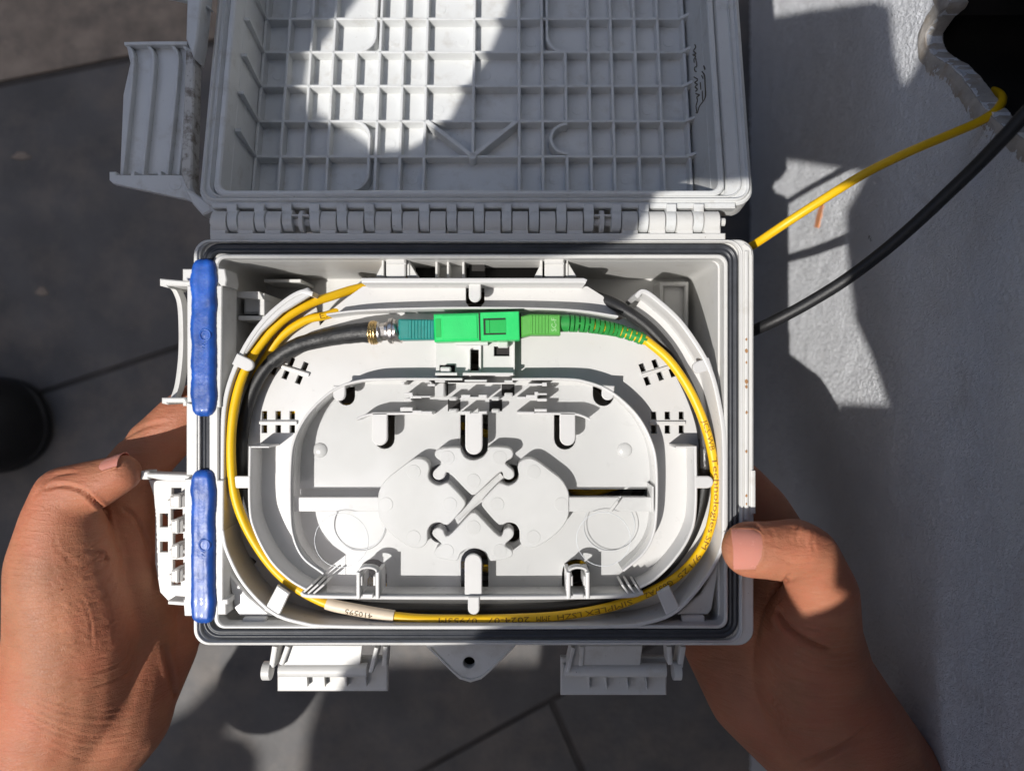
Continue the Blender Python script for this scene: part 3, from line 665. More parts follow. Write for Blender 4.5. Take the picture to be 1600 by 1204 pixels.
for xc in (583, 900): holes.append(stadium(xc, 928, xc, 873, 21.5))
holes += [rect(462, 764, 598, 775), rect(888, 764, 1016, 775)]
for a, b in ((687, 741), (799, 741), (687, 832), (799, 832)): holes.append(circ(a, b, 15.5))
holes += [rect(735, 546, 748, 579)]
m = MB(); m.plate(po, ZP, ZP-.2, holes=holes, bev=.015)
plate_ = m.build('tray_plate', M_tray, tray)
# outer wall
m = MB(); m.wall([(488, 459), (470, 456), (440, 474), (405, 508), (374, 558), (352, 622), (346.5, 700), (346.5, 830)], 7.5, -.42, ZP-.6, smooth=6)
m.wall([(346.5, 829), (354, 862), (380, 912), (424, 956), (470, 973), (530, 979), (740, 980), (950, 979), (1010, 973), (1058, 954), (1102, 905), (1126, 862), (1132.5, 829)], 6, -.3, ZP-.2, smooth=6)
m.wall([(1132.5, 830), (1132.5, 700), (1126, 640), (1108, 572), (1068, 508), (1030, 471), (1006, 455), (994, 464)], 7.5, -.3, ZP-.6, smooth=6)
m.build('outer_wall', M_tray, tray, smooth=50)
m = MB(); m.plate([(470, 452), (480, 449), (490, 458), (484, 462), (440, 489), (408, 519), (384, 552), (376, 550), (400, 512), (438, 474)], -.45, -.65, bev=.05)
m.build('arc_ledge', M_tray, tray)
# mid wall
m = MB(); m.wall([(420, 698), (392, 698)], 3, ZW, ZP); m.wall([(390, 697), (389.5, 790), (398, 830), (422, 875), (452, 905), (480, 922)], 4.5, ZW, ZP, smooth=6)
m.wall([(1056, 698), (1085, 698)], 3, ZW, ZP); m.wall([(1087, 697), (1087, 795), (1077, 838), (1052, 876), (1024, 904), (1000, 918)], 4.5, ZW, ZP, smooth=6)
m.build('middle_wall', M_tray, tray, smooth=50)
# inner oval wall
m = MB(); m.wall([(722, 592), (610, 592), (560, 595), (520, 610), (482, 645), (460, 685), (453.5, 725), (453, 800), (458, 840), (474, 872), (505, 896)], 4, ZW, ZP, smooth=6)
m.wall([(800, 592), (880, 592), (915, 596), (955, 612), (995, 648), (1018, 690), (1026, 730), (1026, 800), (1020, 838), (1004, 866), (974, 892)], 4, ZW, ZP, smooth=6)
m.wall([(1021, 760), (1021, 800)], 1.5, ZW-.01, ZP)
m.wall([(470, 926), (500, 932), (740, 934), (965, 932), (1005, 926)], 6, ZW+.05, ZP, smooth=4)
m.build('inner_wall', M_tray, tray, smooth=50)
m = MB()
for dx in (478, 487, 496): m.wall([(dx+10, 913), (dx-6, 927)], 3.5, ZW+.02, ZP)
for dx in (972, 982, 993): m.wall([(dx, 913), (dx+10, 927)], 3.5, ZW+.02, ZP)
m.build('comb_rib', M_tray, tray)
# second arc wall + tongues
m = MB(); m.wall([(557, 655), (568, 650), (590, 646.5), (676, 645.5)], 4, ZW-.1, ZP, smooth=4); m.wall([(808, 645.5), (890, 646.5), (908, 649), (922, 655)], 4, ZW-.1, ZP, smooth=4)
m.build('arc_wall', M_tray, tray, smooth=50)
def tongue(x0, y0, x1, y1, hw, z=ZW-.1, th=.16, name='tongue'):
    o = MB().plate(stadium(x0, y0, x1, y1, hw), z, z-th, bev=.03).build(name, M_tray, tray); return o
tongue(593, 644, 593, 696, 12.3); tongue(887, 644, 887, 696, 12.3); tongue(740.5, 644, 740.5, 710, 13.5)
tongue(739.5, 930, 739.5, 865, 13.5, ZW-.05); tongue(530, 602, 529.5, 626, 9.5, ZW-.05); tongue(951, 602, 949.5, 625, 9.5, ZW-.05)
# hold down tabs
T = 'hold_down_tab'
tongue(366, 560, 395, 574, 9.5, -.31, .16, T); tongue(1111, 567, 1083, 577, 9.5, -.31, .16, T); tongue(391, 753, 360, 753, 9.5, ZW+.02, .16, T); tongue(1086, 753, 1115, 753, 9.5, ZW+.02, .16, T)
tongue(740, 932, 740, 960, 9, ZW+.12, .16, T)
for P in ([(433, 914), (452, 927), (434, 966), (412, 953)], [(1027, 926), (1046, 915), (1064, 952), (1042, 963)]): MB().plate(P, -.33, -.5, bev=.04).build(T, M_tray, tray)
# slot cross bars
m = MB(); m.wall([(405, 660), (463, 660)], 6, ZP+.10, ZP-.1); m.wall([(1015, 660.5), (1071, 660.5)], 6, ZP+.10, ZP-.1); m.wall([(440, 572), (482, 585)], 6, ZP+.10, ZP-.1); m.wall([(1003, 586), (1046, 573)], 6, ZP+.10, ZP-.1)
m.build('slot_bar', M_tray, tray)
# spokes beside the islands
m = MB(); m.plate(rect(455, 776.5, 600, 799), ZW-.35, ZW-.5, bev=.02); m.plate([(886, 776.5), (968, 776.5), (950, 799), (886, 799)], ZW-.35, ZW-.5, bev=.02); m.plate([(974, 776.5), (1023, 776.5), (1023, 799), (957, 799)], ZW-.35, ZW-.5, bev=.02)
m.build('spoke', M_tray, tray)
MB().plate(rect(452, 756, 606, 782), -1.72, -1.82, bev=0).build('slot_backing', M_tray, tray)
# islands (zoomed sketch coordinates -> photo pixels)
def z7(P): return [(540+a/3.345, 600+b/3.345) for a, b in P]
ZI = -.85
leftlobe = [(170, 620), (174, 560), (208, 500), (272, 448), (345, 396), (388, 388), (425, 404), (438, 436), (432, 480), (450, 512), (488, 528), (525, 516), (545, 524), (614, 596), (626, 622), (614, 650), (548, 724), (520, 734), (488, 722), (450, 732), (430, 762), (428, 800), (425, 825), (400, 852), (345, 852), (270, 808), (208, 752), (174, 690)]
rightlobe = [(1338-a, b) for a, b in leftlobe]
top_i = [(466, 362), (490, 338), (590, 330), (606, 352), (626, 382), (668, 396), (716, 380), (742, 348), (752, 328), (850, 332), (876, 360), (868, 385), (842, 402), (838, 418), (876, 452), (880, 482), (856, 498), (828, 488), (806, 460), (694, 564), (668, 578), (644, 566), (538, 462), (515, 488), (486, 500), (460, 486), (460, 456), (498, 418), (494, 400), (474, 384)]
bot_i = [(668, 672), (692, 682), (802, 792), (830, 760), (856, 750), (878, 770), (872, 800), (838, 832), (840, 848), (868, 868), (872, 892), (848, 910), (765, 924), (748, 908), (730, 876), (668, 856), (608, 876), (592, 908), (574, 922), (484, 908), (464, 886), (470, 862), (498, 836), (496, 828), (458, 792), (456, 766), (482, 750), (508, 760), (538, 792), (644, 684)]
pins = {0: [(210, 628), (355, 458), (545, 628), (355, 800)], 1: [(1128, 628), (982, 458), (792, 628), (982, 800)], 2: [(532, 384), (806, 384), (668, 505)], 3: [(528, 872), (806, 872), (668, 748)]}
for i, P in enumerate((leftlobe, rightlobe, top_i, bot_i)):
    m = MB(); m.plate(cat_rom(z7(P), 4, True), ZI, ZP+.002, bev=.03)
    o = m.build('island', M_isle, tray)
    m = MB()
    for c_ in z7(pins[i]): m.plate(circ(c_[0], c_[1], 11, 20), ZI+.012, ZI-.05, bev=.008)
    m.build('pin_mark', M_tray, o)
m = MB(); a, b = z7([(575, 700), (820, 478)]); m.wall([a, b], 13, ZP+.25, ZP); m.build('diagonal_bar', M_tray, tray)
# domes
m = MB()
for a, b in ((500, 703), (976, 703)): c = U(a, b, ZP); m.ball((c.x, c.y, c.z-.03), .28, 18, 6, (1, 1, .5), half=True)
m.build('dome', M_tray, tray, smooth=80)
# bottom clips
for xc in (574.5, 903.5):
    m = MB(); m.wall([(xc-15, 935), (xc-15, 894)], 6, ZW+.12, ZP); m.wall([(xc+15, 935), (xc+15, 894)], 6, ZW+.12, ZP); m.wall([(xc-15, 895), (xc-11, 889), (xc, 886.5), (xc+11, 889), (xc+15, 895)], 4, ZW+.05, ZW-.3, smooth=3)
    m.box(xc-8, 928, xc+8, 934, ZW+.1, ZW-.3); m.box(xc-12, 900, xc-8.5, 915, ZW+.05, ZP); m.box(xc+8.5, 900, xc+12, 915, ZW+.05, ZP)
    m.build('cover_clip', M_tray, tray)
# raised top deck with slot
deck = [(567, 447), (728, 447), (728, 472), (733, 479), (742, 482), (751, 479), (757, 472), (757, 447), (918, 447), (942, 462), (968, 494), (900, 484), (820, 480), (650, 480), (560, 484), (510, 490), (540, 466)]
m = MB(); m.plate(deck, -1.55, -1.7, bev=.015); dk = m.build('top_deck', M_tray, tray)
m = MB(); m.wall([(565, 438), (572, 438), (912, 438), (916, 440)], 8, -.35, -1.6);
m.wall([(510, 491), (560, 485), (650, 481.5), (740, 480.5), (830, 481.5), (905, 485), (966, 494)], 3.5, -.62, ZP, smooth=4)
m.build('deck_wall', M_tray, dk, smooth=50)
MB().plate(stadium(742, 442, 742, 472, 9.5), -.65, -.8, bev=.03).build('deck_tongue', M_tray, dk)
# adapter seat
m = MB(); m.plate(rect(681, 531, 803, 588), -1.3, ZP+.002, holes=[rect(735, 546, 748, 579), rect(772, 541, 796, 556), rect(687, 570, 711, 586)], bev=.015)
m.plate(rect(772, 541, 796, 556), ZP+.004, ZP+.002, bev=0) if False else None
m.wall([(712, 536), (762, 536)], 6, -.9, -1.4); m.wall([(734, 546), (734, 580)], 2, -1.1, -1.4); m.wall([(751, 540), (751, 583)], 2, -1.15, -1.4); m.wall([(803.5, 534), (803.5, 586)], 2.5, -1.1, ZP)
m.plate(rrect(778, 533, 794, 543, 2), -.9, -1.3, bev=.04); m.plate(rrect(688, 573, 704, 584, 2), -.9, -1.3, bev=.04)
m.wall([(680, 584), (714, 584)], 5, -.75, -1.5); m.wall([(723, 584), (802, 584)], 5, -.75, -1.5)
m.build('adapter_seat', M_tray, tray)
# dark inserts so that the two small windows look through the plate
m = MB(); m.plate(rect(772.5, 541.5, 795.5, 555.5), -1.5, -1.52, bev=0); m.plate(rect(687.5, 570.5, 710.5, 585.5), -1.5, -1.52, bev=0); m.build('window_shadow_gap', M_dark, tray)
# splice holder: rows of little fins
def z2(P): return [(600+a/5.714, 560+b/5.714) for a, b in P]
m = MB()
for a0, b0, a1, b1 in [(455, 195, 545, 212), (365, 204, 420, 216), (720, 188, 918, 208), (1075, 193, 1150, 212), (150, 207, 182, 234), (390, 226, 455, 246), (1290, 222, 1415, 240), (1415, 214, 1455, 247), (180, 303, 255, 325), (180, 355, 240, 374), (230, 320, 258, 357), (258, 333, 335, 355), (335, 333, 415, 348), (690, 323, 770, 357), (770, 341, 850, 357), (845, 323, 918, 357), (1190, 340, 1270, 358), (1270, 325, 1370, 355), (1345, 296, 1378, 330), (1378, 308, 1455, 325), (1370, 356, 1455, 382), (145, 435, 255, 470), (255, 463, 335, 489), (335, 470, 430, 492), (690, 470, 770, 494), (845, 470, 918, 494), (1190, 475, 1345, 493), (1345, 450, 1455, 475)]:
    (p, q), (r_, t_) = z2([(a0, b0), (a1, b1)]); m.plate(rect(p, q, r_, t_), -.60, ZP, bev=.015)
m.plate([(700, 597.5), (804, 597.5), (804, 598.8), (700, 598.8)], -.95, ZP, bev=0)
m.build('splice_fin', M_tray, tray)
m = MB()
for x0, y0, x1, y1 in ((452, 215, 540, 345), (580, 340, 650, 375), (960, 340, 1030, 375), (580, 450, 655, 485), (960, 450, 1030, 485), (1075, 305, 1150, 345)):
    a, b = z2([(x0, y0), (x1, y1)]); m.plate(rrect(a[0], a[1], b[0], b[1], 2), -.85, ZP, bev=.04)
m.build('splice_block', M_tray, tray)
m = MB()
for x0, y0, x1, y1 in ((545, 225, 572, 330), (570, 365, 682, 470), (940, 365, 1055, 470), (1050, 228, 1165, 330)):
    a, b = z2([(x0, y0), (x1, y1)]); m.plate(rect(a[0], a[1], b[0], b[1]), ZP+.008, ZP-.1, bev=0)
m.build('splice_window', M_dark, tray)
# corner standoffs
m = MB(); m.plate([(352, 872), (362, 900), (386, 930), (424, 962), (374, 962), (366, 950)], -.9, -1.1, bev=.04); m.plate([(1126, 872), (1112, 952), (1106, 960), (1058, 960), (1096, 928)], -.9, -1.1, bev=.04)
m.build('corner_gusset', M_tray, tray)
m = MB(); m.plate(rrect(378, 965, 415, 976, 3), -.7, -1.0, bev=.05); m.plate(rrect(1066, 962, 1102, 974, 3), -.7, -1.0, bev=.05); m.build('corner_latch', M_tray, tray)
# clear cover sheet with two round punch lines
cov = cat_rom([(560, 600), (522, 615), (486, 648), (464, 690), (458, 745), (458, 800), (466, 845), (492, 880), (510, 892)], 4)+[(510, 928), (968, 928), (968, 892)]+cat_rom([(968, 892), (1005, 850), (1020, 800), (1020, 745), (1012, 694), (990, 650), (950, 617), (912, 602)], 4)
m = MB(); m.plate(cov, ZW-.12, ZW-.16, bev=0); cv_ = m.build('clear_cover', M_clear, tray)
m = MB()
for a, b in ((533.5, 844), (943, 842)): 
    P = [U(a+42*math.cos(2*math.pi*k/48), b+42*math.sin(2*math.pi*k/48), ZW-.10) for k in range(49)]; m.tube(P, .012, 6, caps=False)
for a, b in ((562, 818), (952, 820)):
    P = [U(a+40*math.cos(2*math.pi*k/48), b+40*math.sin(2*math.pi*k/48), ZP+.03) for k in range(49)]; m.tube(P, .010, 6, caps=False)
m.build('punched_circle', M_gelw, cv_)

# ================================================================== CABLES
def path3(P, n=8): return [Vector(U(a, b, z)) for a, b, z in cat_rom(P, n)]
def resample(P, step):
    out = [P[0]]; acc = 0
    for i in range(1, len(P)):
        a, b = P[i-1], P[i]; l_ = (b-a).length
        if l_ < 1e-6: continue
        t = step-acc
        while t <= l_: out.append(a+(b-a)*(t/l_)); t += step
        acc = (acc+l_) % step
    return out
def text_on(path, s0, s1, body, r, mt, parent, name='print', h=.2, off_a=0.0, outward=1):
    cu = bpy.data.curves.new('t', 'FONT'); cu.body = body; cu.size = 1; cu.resolution_u = 2
    o = bpy.data.objects.new('t', cu); C.objects.link(o); me = bpy.data.meshes.new_from_object(o.evaluated_get(bpy.context.evaluated_depsgraph_get()))
    bpy.data.objects.remove(o)
    xs = [v.co.x for v in me.vertices]; W_ = max(xs)-min(xs); x_0 = min(xs); hs_ = .7
    cum = [0]
    for i in range(1, len(path)): cum.append(cum[-1]+(path[i]-path[i-1]).length)
    def P_(s):
        s = max(0, min(cum[-1]-1e-4, s)); i = int(np.searchsorted(cum, s, 'right'))-1; i = min(i, len(path)-2); f = (s-cum[i])/max(1e-6, cum[i+1]-cum[i])
        p = path[i].lerp(path[i+1], f); t = (path[min(i+2, len(path)-1)]-path[max(i-1, 0)]).normalized(); return p, t
    bm = bmesh.new(); bm.from_mesh(me); bmesh.ops.triangulate(bm, faces=bm.faces); bmesh.ops.subdivide_edges(bm, edges=bm.edges, cuts=2, use_grid_fill=True); bm.to_mesh(me); bm.free()
    for v in me.vertices:
        s = s0+(v.co.x-x_0)/W_*(s1-s0); p, t = P_(s); N_ = Vector((0, 0, 1)).cross(t).normalized()*outward; Un = Vector((0, 0, 1))
        a = (v.co.y/hs_-.5)*h/r+off_a; v.co = p+N_*math.sin(a)*(r+.006)+Un*math.cos(a)*(r+.006)
    return link(name, me, mt, parent, smooth=0)
ycable = thing('fibre_patch_cable', U(1120, 720, -1.1), 'yellow fibre patch cable looped round the tray with a green connector boot', 'cable')
zc = -1.05
YP = path3([(1004, 528, -.95), (1014, 535, -.95), (1045, 562, -.9), (1074, 603, -.9), (1097, 652, -.9), (1112, 705, -.9), (1118, 755, -.85), (1114, 805, -.85), (1099, 852, -.85), (1068, 892, -.85), (1025, 920, -.85), (960, 946, -.8), (880, 961, -.75), (800, 966, -.75), (720, 967, -.75), (640, 965, -.75), (560, 953, -.8), (500, 938, -.85), (440, 900, -.8), (397, 845, -.7), (370, 785, -.64), (361, 720, -.62), (364, 650, -.64), (378, 590, -.72), (402, 545, -.82), (438, 503, -.9), (480, 476, -1.1), (520, 462, -1.5), (560, 450, -2.0), (620, 440, -2.6), (700, 436, -3.2)], 8)
YP = resample(YP, .12)
MB().tube(YP, .158, 16).build('yellow_jacket', M_yel, ycable, smooth=80)
def s_at(path, px, py):
    best = (1e9, 0); cum = 0
    for i, p in enumerate(path):
        if i: cum += (p-path[i-1]).length
        k = F/(D-p.z); d = (800+p.x*k-px)**2+(602-p.y*k-py)**2
        if d < best[0]: best = (d, cum)
    return best[1]
def run(a, b, txt, mt=M_brownink, h=.185, r=.158): text_on(YP, s_at(YP, *a), s_at(YP, *b), txt, r, mt, ycable, h=h, off_a=.05)
run((1104, 655), (1120, 703), 'JCS-WB'); run((1119, 712), (1105, 832), 'Technologies'); run((1100, 836), (1092, 852), 'SM'); run((1085, 862), (1058, 897), '9/125'); run((1048, 904), (1008, 928), 'G657A2'); run((988, 938), (915, 955), 'SIMPLEX'); run((908, 957), (872, 964), 'LSZH'); run((862, 965), (836, 967), '3MM'); run((828, 967), (762, 967), '2024-07'); run((748, 967), (686, 967), '07953M')
# cream sleeve with number
i0, i1 = s_at(YP, 617, 963), s_at(YP, 507, 940)
SP = [p for p, s in zip(YP, np.arange(len(YP))*.12) if i0 <= s <= i1]
MB().tube(SP, .205, 18).build('number_sleeve', M_sleeve, ycable, smooth=60)
text_on(YP, s_at(YP, 584, 958), s_at(YP, 544, 948), '410595', .205, M_ink, ycable, h=.2, off_a=.3)
# second turn of the yellow cable, diving under the tray
yc2 = resample(path3([(470, 640, -1.9), (415, 640, -2.2), (398, 600, -1.5), (415, 560, -1.35), (440, 525, -1.3), (478, 500, -1.35), (512, 492, -1.5), (560, 475, -2.1), (640, 470, -2.9)], 8), .12)
MB().tube(yc2, .152, 14).build('under_loop', M_yel, ycable, smooth=80)
text_on(yc2, s_at(yc2, 500, 492), s_at(yc2, 518, 486), 'EX', .152, M_brownink, ycable, h=.2, off_a=0)
yc3 = resample(path3([(700, 880, -3.3), (850, 890, -3.4), (1010, 840, -3.4), (1040, 740, -3.4), (960, 760, -2.5), (900, 768, -2.6), (820, 700, -3.2), (620, 640, -3.3), (480, 640, -3.0), (430, 640, -2.8), (410, 700, -3), (440, 830, -3.2), (560, 900, -3), (700, 945, -2.4), (740, 944, -1.75), (790, 944, -2.4)], 8), .15)
MB().tube(yc3, .152, 10).build('hidden_loop', M_yel, ycable, smooth=80)
# green boot: stacked rings, slotted, narrowing
BP = resample(path3([(874, 505, -.7), (890, 505, -.7), (915, 507, -.73), (940, 511, -.8), (965, 516, -.95), (990, 524, -.95), (1010, 532, -.95)], 8), .02)
def boot():
    m = MB(); N_ = len(BP); T_ = (len(BP)-1)*.02
    def seg(s0, s1, r0, r1, ry=None):
        a, b = int(s0/.02), min(int(s1/.02), N_-1); Q = BP[a:b+1:2]; m.tube(Q, [r0+(r1-r0)*k/max(1, len(Q)-1) for k in range(len(Q))], 16)
    seg(0, .34, .30, .30); m.tube(BP, [.165]*N_, 12) ; s = .36; k = 0
    while s < T_-.1:
        r = .315-.12*(s/T_); w_ = .14; seg(s, s+w_, r, r-.004)
        # links between rings alternate top/bottom and left/right
        a = int(min((s+w_)/.02, N_-3)); b = int(min((s+w_+.05)/.02, N_-1)); t = (BP[min(a+1, N_-1)]-BP[a]).normalized(); nn_ = Vector((-t.y, t.x, 0))
        if k % 2 == 0: dirs = (nn_, -nn_)
        else: dirs = (Vector((0, 0, 1)), Vector((0, 0, -1)))
        for d in dirs: c0 = BP[a]+d*(r*.84); c1 = BP[b]+d*(r*.82); m.tube([c0-t*.02, c1+t*.02], .045, 8)
        s += w_+.032; k += 1
    return m
bo = boot().build('connector_boot', M_boot, ycable, smooth=60)
m = MB(); m.tube([BP[int(k)]+Vector((0, 0, .0)) for k in np.linspace(52, len(BP)-1, 40)], .172, 12); m.build('boot_core', M_yel, ycable, smooth=80)
ZOFF = 0.6
# olive connector body (right)
RC = Frame(Matrix.Translation((0, 0, 0)) @ Matrix.Rotation(R(.8), 4, 'Z'))
m = MB(); m.plate([(814, 494), (828, 490.5), (875, 491), (876, 523), (830, 523), (814, 527)], -.58, -1.32, bev=.05); m.plate(rect(828, 492, 875.5, 522), -.56, -1.3, bev=.03)
cb = m.build('connector_body', M_olive, ycable)
m = MB()
for x in range(831, 858, 5): m.wall([(x, 493), (x, 521)], 2.3, -.535, -.6)
m.plate(rrect(858, 495, 872, 518, 1.5), -.555, -.6, bev=.01) ; m.build('grip_ridge', M_olive, cb)
def flat_text(body, px, py, size, z, ang, mt, parent, name='print', fr=None, ext=.004):
    cu = bpy.data.curves.new('t', 'FONT'); cu.body = body; cu.size = size; cu.align_x = 'CENTER'; cu.align_y = 'CENTER'; cu.extrude = ext; cu.resolution_u = 2
    o = bpy.data.objects.new('t', cu); C.objects.link(o); me = bpy.data.meshes.new_from_object(o.evaluated_get(bpy.context.evaluated_depsgraph_get())); bpy.data.objects.remove(o)
    p = U(px, py, z); me.transform(Matrix.Translation(p) @ Matrix.Rotation(R(ang), 4, 'Z')); return link(name, me, mt, parent, smooth=0)
flat_text('SC-F', 866, 507, .24, -.545, 90, mat('light_green_print', (.35, .62, .3), .5), cb)

# adapter
adp = thing('fibre_adapter', U(745, 510, -1.4), 'bright green square fibre adapter joining two connectors above the tray centre', 'adapter')
AD = Frame(Matrix.Rotation(R(.9), 4, 'Z'))
def arx(x0, y0, x1, y1):   # rectangle in slightly turned axes, given around the adapter centre
    c = (745, 510); ca, sa = math.cos(R(-1.6)), math.sin(R(-1.6)); return [(c[0]+(x-c[0])*ca-(y-c[1])*sa, c[1]+(x-c[0])*sa+(y-c[1])*ca) for x, y in rect(x0, y0, x1, y1)]
m = MB(); m.plate(arx(678, 488.5, 812, 532), -.50, -1.38, bev=.05); ab = m.build('adapter_body', M_grn, adp)
m = MB(); m.plate(arx(751, 488, 811.5, 532.5), -.46, -1.40, holes=[arx(756, 498, 790, 523)], bev=.02); m.plate(arx(691, 491, 746, 529), -.475, -.6, bev=.02); m.build('adapter_panel', M_grn, adp)
MB().plate(arx(755.5, 497.5, 791, 523.5), -.472, -.55, bev=0).build('adapter_seam', M_dark, adp)
m = MB(); m.plate(arx(758.5, 500, 791.5, 521), -.455, -.6, bev=.02); m.plate(arx(761, 500, 765, 521), -.43, -.6, bev=.01); m.build('adapter_window', M_grnd, adp)
m = MB(); m.plate(arx(680.5, 496, 689, 525), -.488, -.6, bev=.01); m.build('adapter_key', M_grnd, adp)
m = MB(); m.plate(arx(809.5, 491, 815, 529), -.62, -1.3, bev=.02); m.plate(arx(748, 489, 750.5, 531.5), -.485, -.9, bev=0); m.build('adapter_seam', M_dark, adp)

# black drop cable
bcab = thing('drop_cable', U(400, 640, -1.2), 'black drop cable with a crimped metal end and teal connector, coiled inside the yellow loop', 'cable')
m = MB(); m.plate([(623, 498), (678, 499), (678, 530), (625, 531), (622, 527), (622, 501)], -.56, -1.25, bev=.05); tc_ = m.build('connector_body', M_teal, bcab)
m = MB()
for x in range(642, 678, 5): m.wall([(x, 500), (x, 529)], 2.3, -.535, -.6)
m.plate(rrect(625, 501, 638, 527, 1.5), -.55, -.6, bev=.01); m.build('grip_ridge', M_teal, tc_)
zA = -.92
def turned(pts, n=20):  # pixel x with radius in pixels
    P = [U(x, y, zA) for x, y, r in pts]; k = (D-zA)/F; return P, [r*k for x, y, r in pts]
m = MB(); P, r_ = turned([(607.5, 517, 15), (608, 517, 19), (610, 517, 20), (614, 517, 20), (615, 517, 17), (619, 517, 17), (620.5, 517, 20), (622, 516, 18), (622.5, 516, 9), (626, 516, 9)]); m.tube(P, r_, 24)
P, r_ = turned([(590, 519, 13), (590.5, 519, 16), (593, 519, 16.5), (595, 518.5, 15), (596, 518.5, 11), (602, 518, 11), (602.5, 518, 14), (606, 517.5, 15), (608, 517.5, 12)]); m.tube(P, r_, 24)
P, r_ = turned([(594, 518.5, 13.5), (606, 517.8, 13.5)]); m.tube(P, r_, 6)
m.build('metal_nut', M_metal, bcab, smooth=40)
P = []; r_ = []
for k in range(13): t = k/12; P.append(U(577+t*14, 519.5, zA)); r_.append((15.5+2.6*math.sin(t*math.pi)**.6+(.8 if k % 3 == 0 else 0))*(D-zA)/F)
MB().tube(P, r_, 22).build('brass_ferrule', M_brass, bcab, smooth=60)
ZOFF = 0.35
SH = resample(path3([(581, 519, -.67), (560, 520, -.68), (530, 524, -.8), (500, 530, -1.0), (470, 538, -1.0), (445, 550, -1.05), (424, 566, -1.1)], 8), .08)
n = len(SH); MB().tube(SH, [(.365-.11*(i/n)**.8)*(1+.05*noise.noise(Vector((i*.35, 0, 0)))) for i in range(n)], 20).build('heat_shrink', M_shrink, bcab, smooth=80)
BC = resample(path3([(432, 560, -1.1), (420, 569, -1.1), (402, 595, -1.15), (388, 630, -1.2), (379, 675, -1.25), (376, 715, -1.28), (378, 755, -1.3), (388, 800, -1.3), (405, 840, -1.32), (435, 885, -1.32), (480, 925, -1.34), (560, 948, -1.36), (680, 952, -1.36), (800, 952, -1.36), (900, 946, -1.36), (985, 926, -1.34), (1040, 888, -1.34), (1076, 840, -1.3), (1093, 795, -1.28), (1101, 750, -1.25), (1102, 710, -1.25), (1098, 670, -1.2), (1086, 630, -1.2), (1068, 590, -1.25), (1045, 548, -1.3), (1015, 513, -1.3), (980, 487, -1.35), (945, 469, -1.75), (890, 455, -2.5), (800, 450, -3.2)], 8), .12)
MB().tube(BC, [.215*(1+.02*noise.noise(Vector((i*.2, 3, 0)))) for i in range(len(BC))], 16).build('black_jacket', M_blk, bcab, smooth=80)
# taped stretch
sa_, sb_ = s_at(BC, 1101, 738), s_at(BC, 1098, 690); SPt = [p for p, s in zip(BC, np.arange(len(BC))*.12) if min(sa_, sb_) <= s <= max(sa_, sb_)]
MB().tube(SPt, [.235+.008*math.sin(i*2.1) for i in range(len(SPt))], 18).build('tape_wrap', M_tape, bcab, smooth=60)
m = MB()
for k, (rx_, ry_, z_) in enumerate(((330, 215, -3.9), (300, 190, -3.6), (270, 165, -3.9), (340, 235, -3.3), (240, 140, -3.6), (205, 115, -3.9), (160, 85, -3.8), (110, 60, -3.9), (60, 30, -3.9))):
    P = []
    for j in range(65):
        a = 2*math.pi*j/64; P.append(U(740+rx_*math.copysign(abs(math.cos(a))**.8, math.cos(a)), 700+ry_*math.copysign(abs(math.sin(a))**.8, math.sin(a)), z_+.1*math.sin(a*3+k)))
    m.tube(P, .22, 10, caps=False)
m.build('coil', M_coil, bcab, smooth=80)
ZOFF = 0.0
# cables leaving the box towards the wall
yo = resample(path3([(1100, 430, -3.2), (1150, 398, -2.4), (1180, 381, -1.4), (1210, 361, -.8), (1240, 341, -.4), (1290, 309, .0), (1350, 272, .2), (1410, 242, .3), (1470, 216, .3), (1520, 195, .3), (1546, 181, .3), (1560, 169, .15), (1566, 156, -.3), (1560, 146, -1.1), (1545, 140, -2.4), (1520, 134, -4.0)], 8), .15)
o = MB().tube(yo, .150, 16).build('outside_cable', M_yel, smooth=80); tag(o, 'yellow cable running from the box up to the broken hole in the wall', 'cable')
ko = resample(path3([(1130, 540, -3.6), (1165, 522, -2.8), (1185, 513, -2.2), (1215, 499, -1.7), (1260, 475, -1.2), (1320, 438, -.6), (1380, 393, .0), (1430, 350, .6), (1480, 303, 1.2), (1530, 255, 2.0), (1575, 208, 2.8), (1615, 165, 3.3), (1680, 110, 3.6)], 8), .2)
o = MB().tube(ko, .212, 18).build('outside_cable', M_blk, smooth=80); tag(o, 'thick black cable running from the right edge of the box past the hole', 'cable')

# ================================================================== SHOE
shoe = thing('shoe', U(20, 665, ZF), 'black shoe toe on the dark tiles at the left edge', 'shoe')
so_ = [(-260, 600), (-120, 590), (-40, 588), (30, 592), (66, 612), (84, 648), (84, 684), (62, 716), (20, 736), (-60, 742), (-150, 736), (-260, 730)]
q_ = [FP(*p) for p in cat_rom(so_, 4, True)]
MB().plate(q_, ZF+1.0, ZF+.1, px=False, bev=.2).build('sole', M_shoe, shoe)
c0 = Vector(FP(0, 665)); V = []; NQ = len(q_)
for j, (sc_, h) in enumerate(((.97, 1.0), (.97, 2.4), (.9, 3.8), (.72, 4.9), (.4, 5.6), (.05, 5.8))):
    for x, y in q_: V.append((c0.x+(x-c0.x)*sc_, c0.y+(y-c0.y)*sc_, ZF+h+(1.5 if x < c0.x-3 else 0)*(h > 3)))
Fc = [(j*NQ+k, j*NQ+(k+1) % NQ, (j+1)*NQ+(k+1) % NQ, (j+1)*NQ+k) for j in range(5) for k in range(NQ)]+[tuple(5*NQ+k for k in range(NQ))]
MB().add(V, Fc).build('upper', M_shoe, shoe, smooth=60)

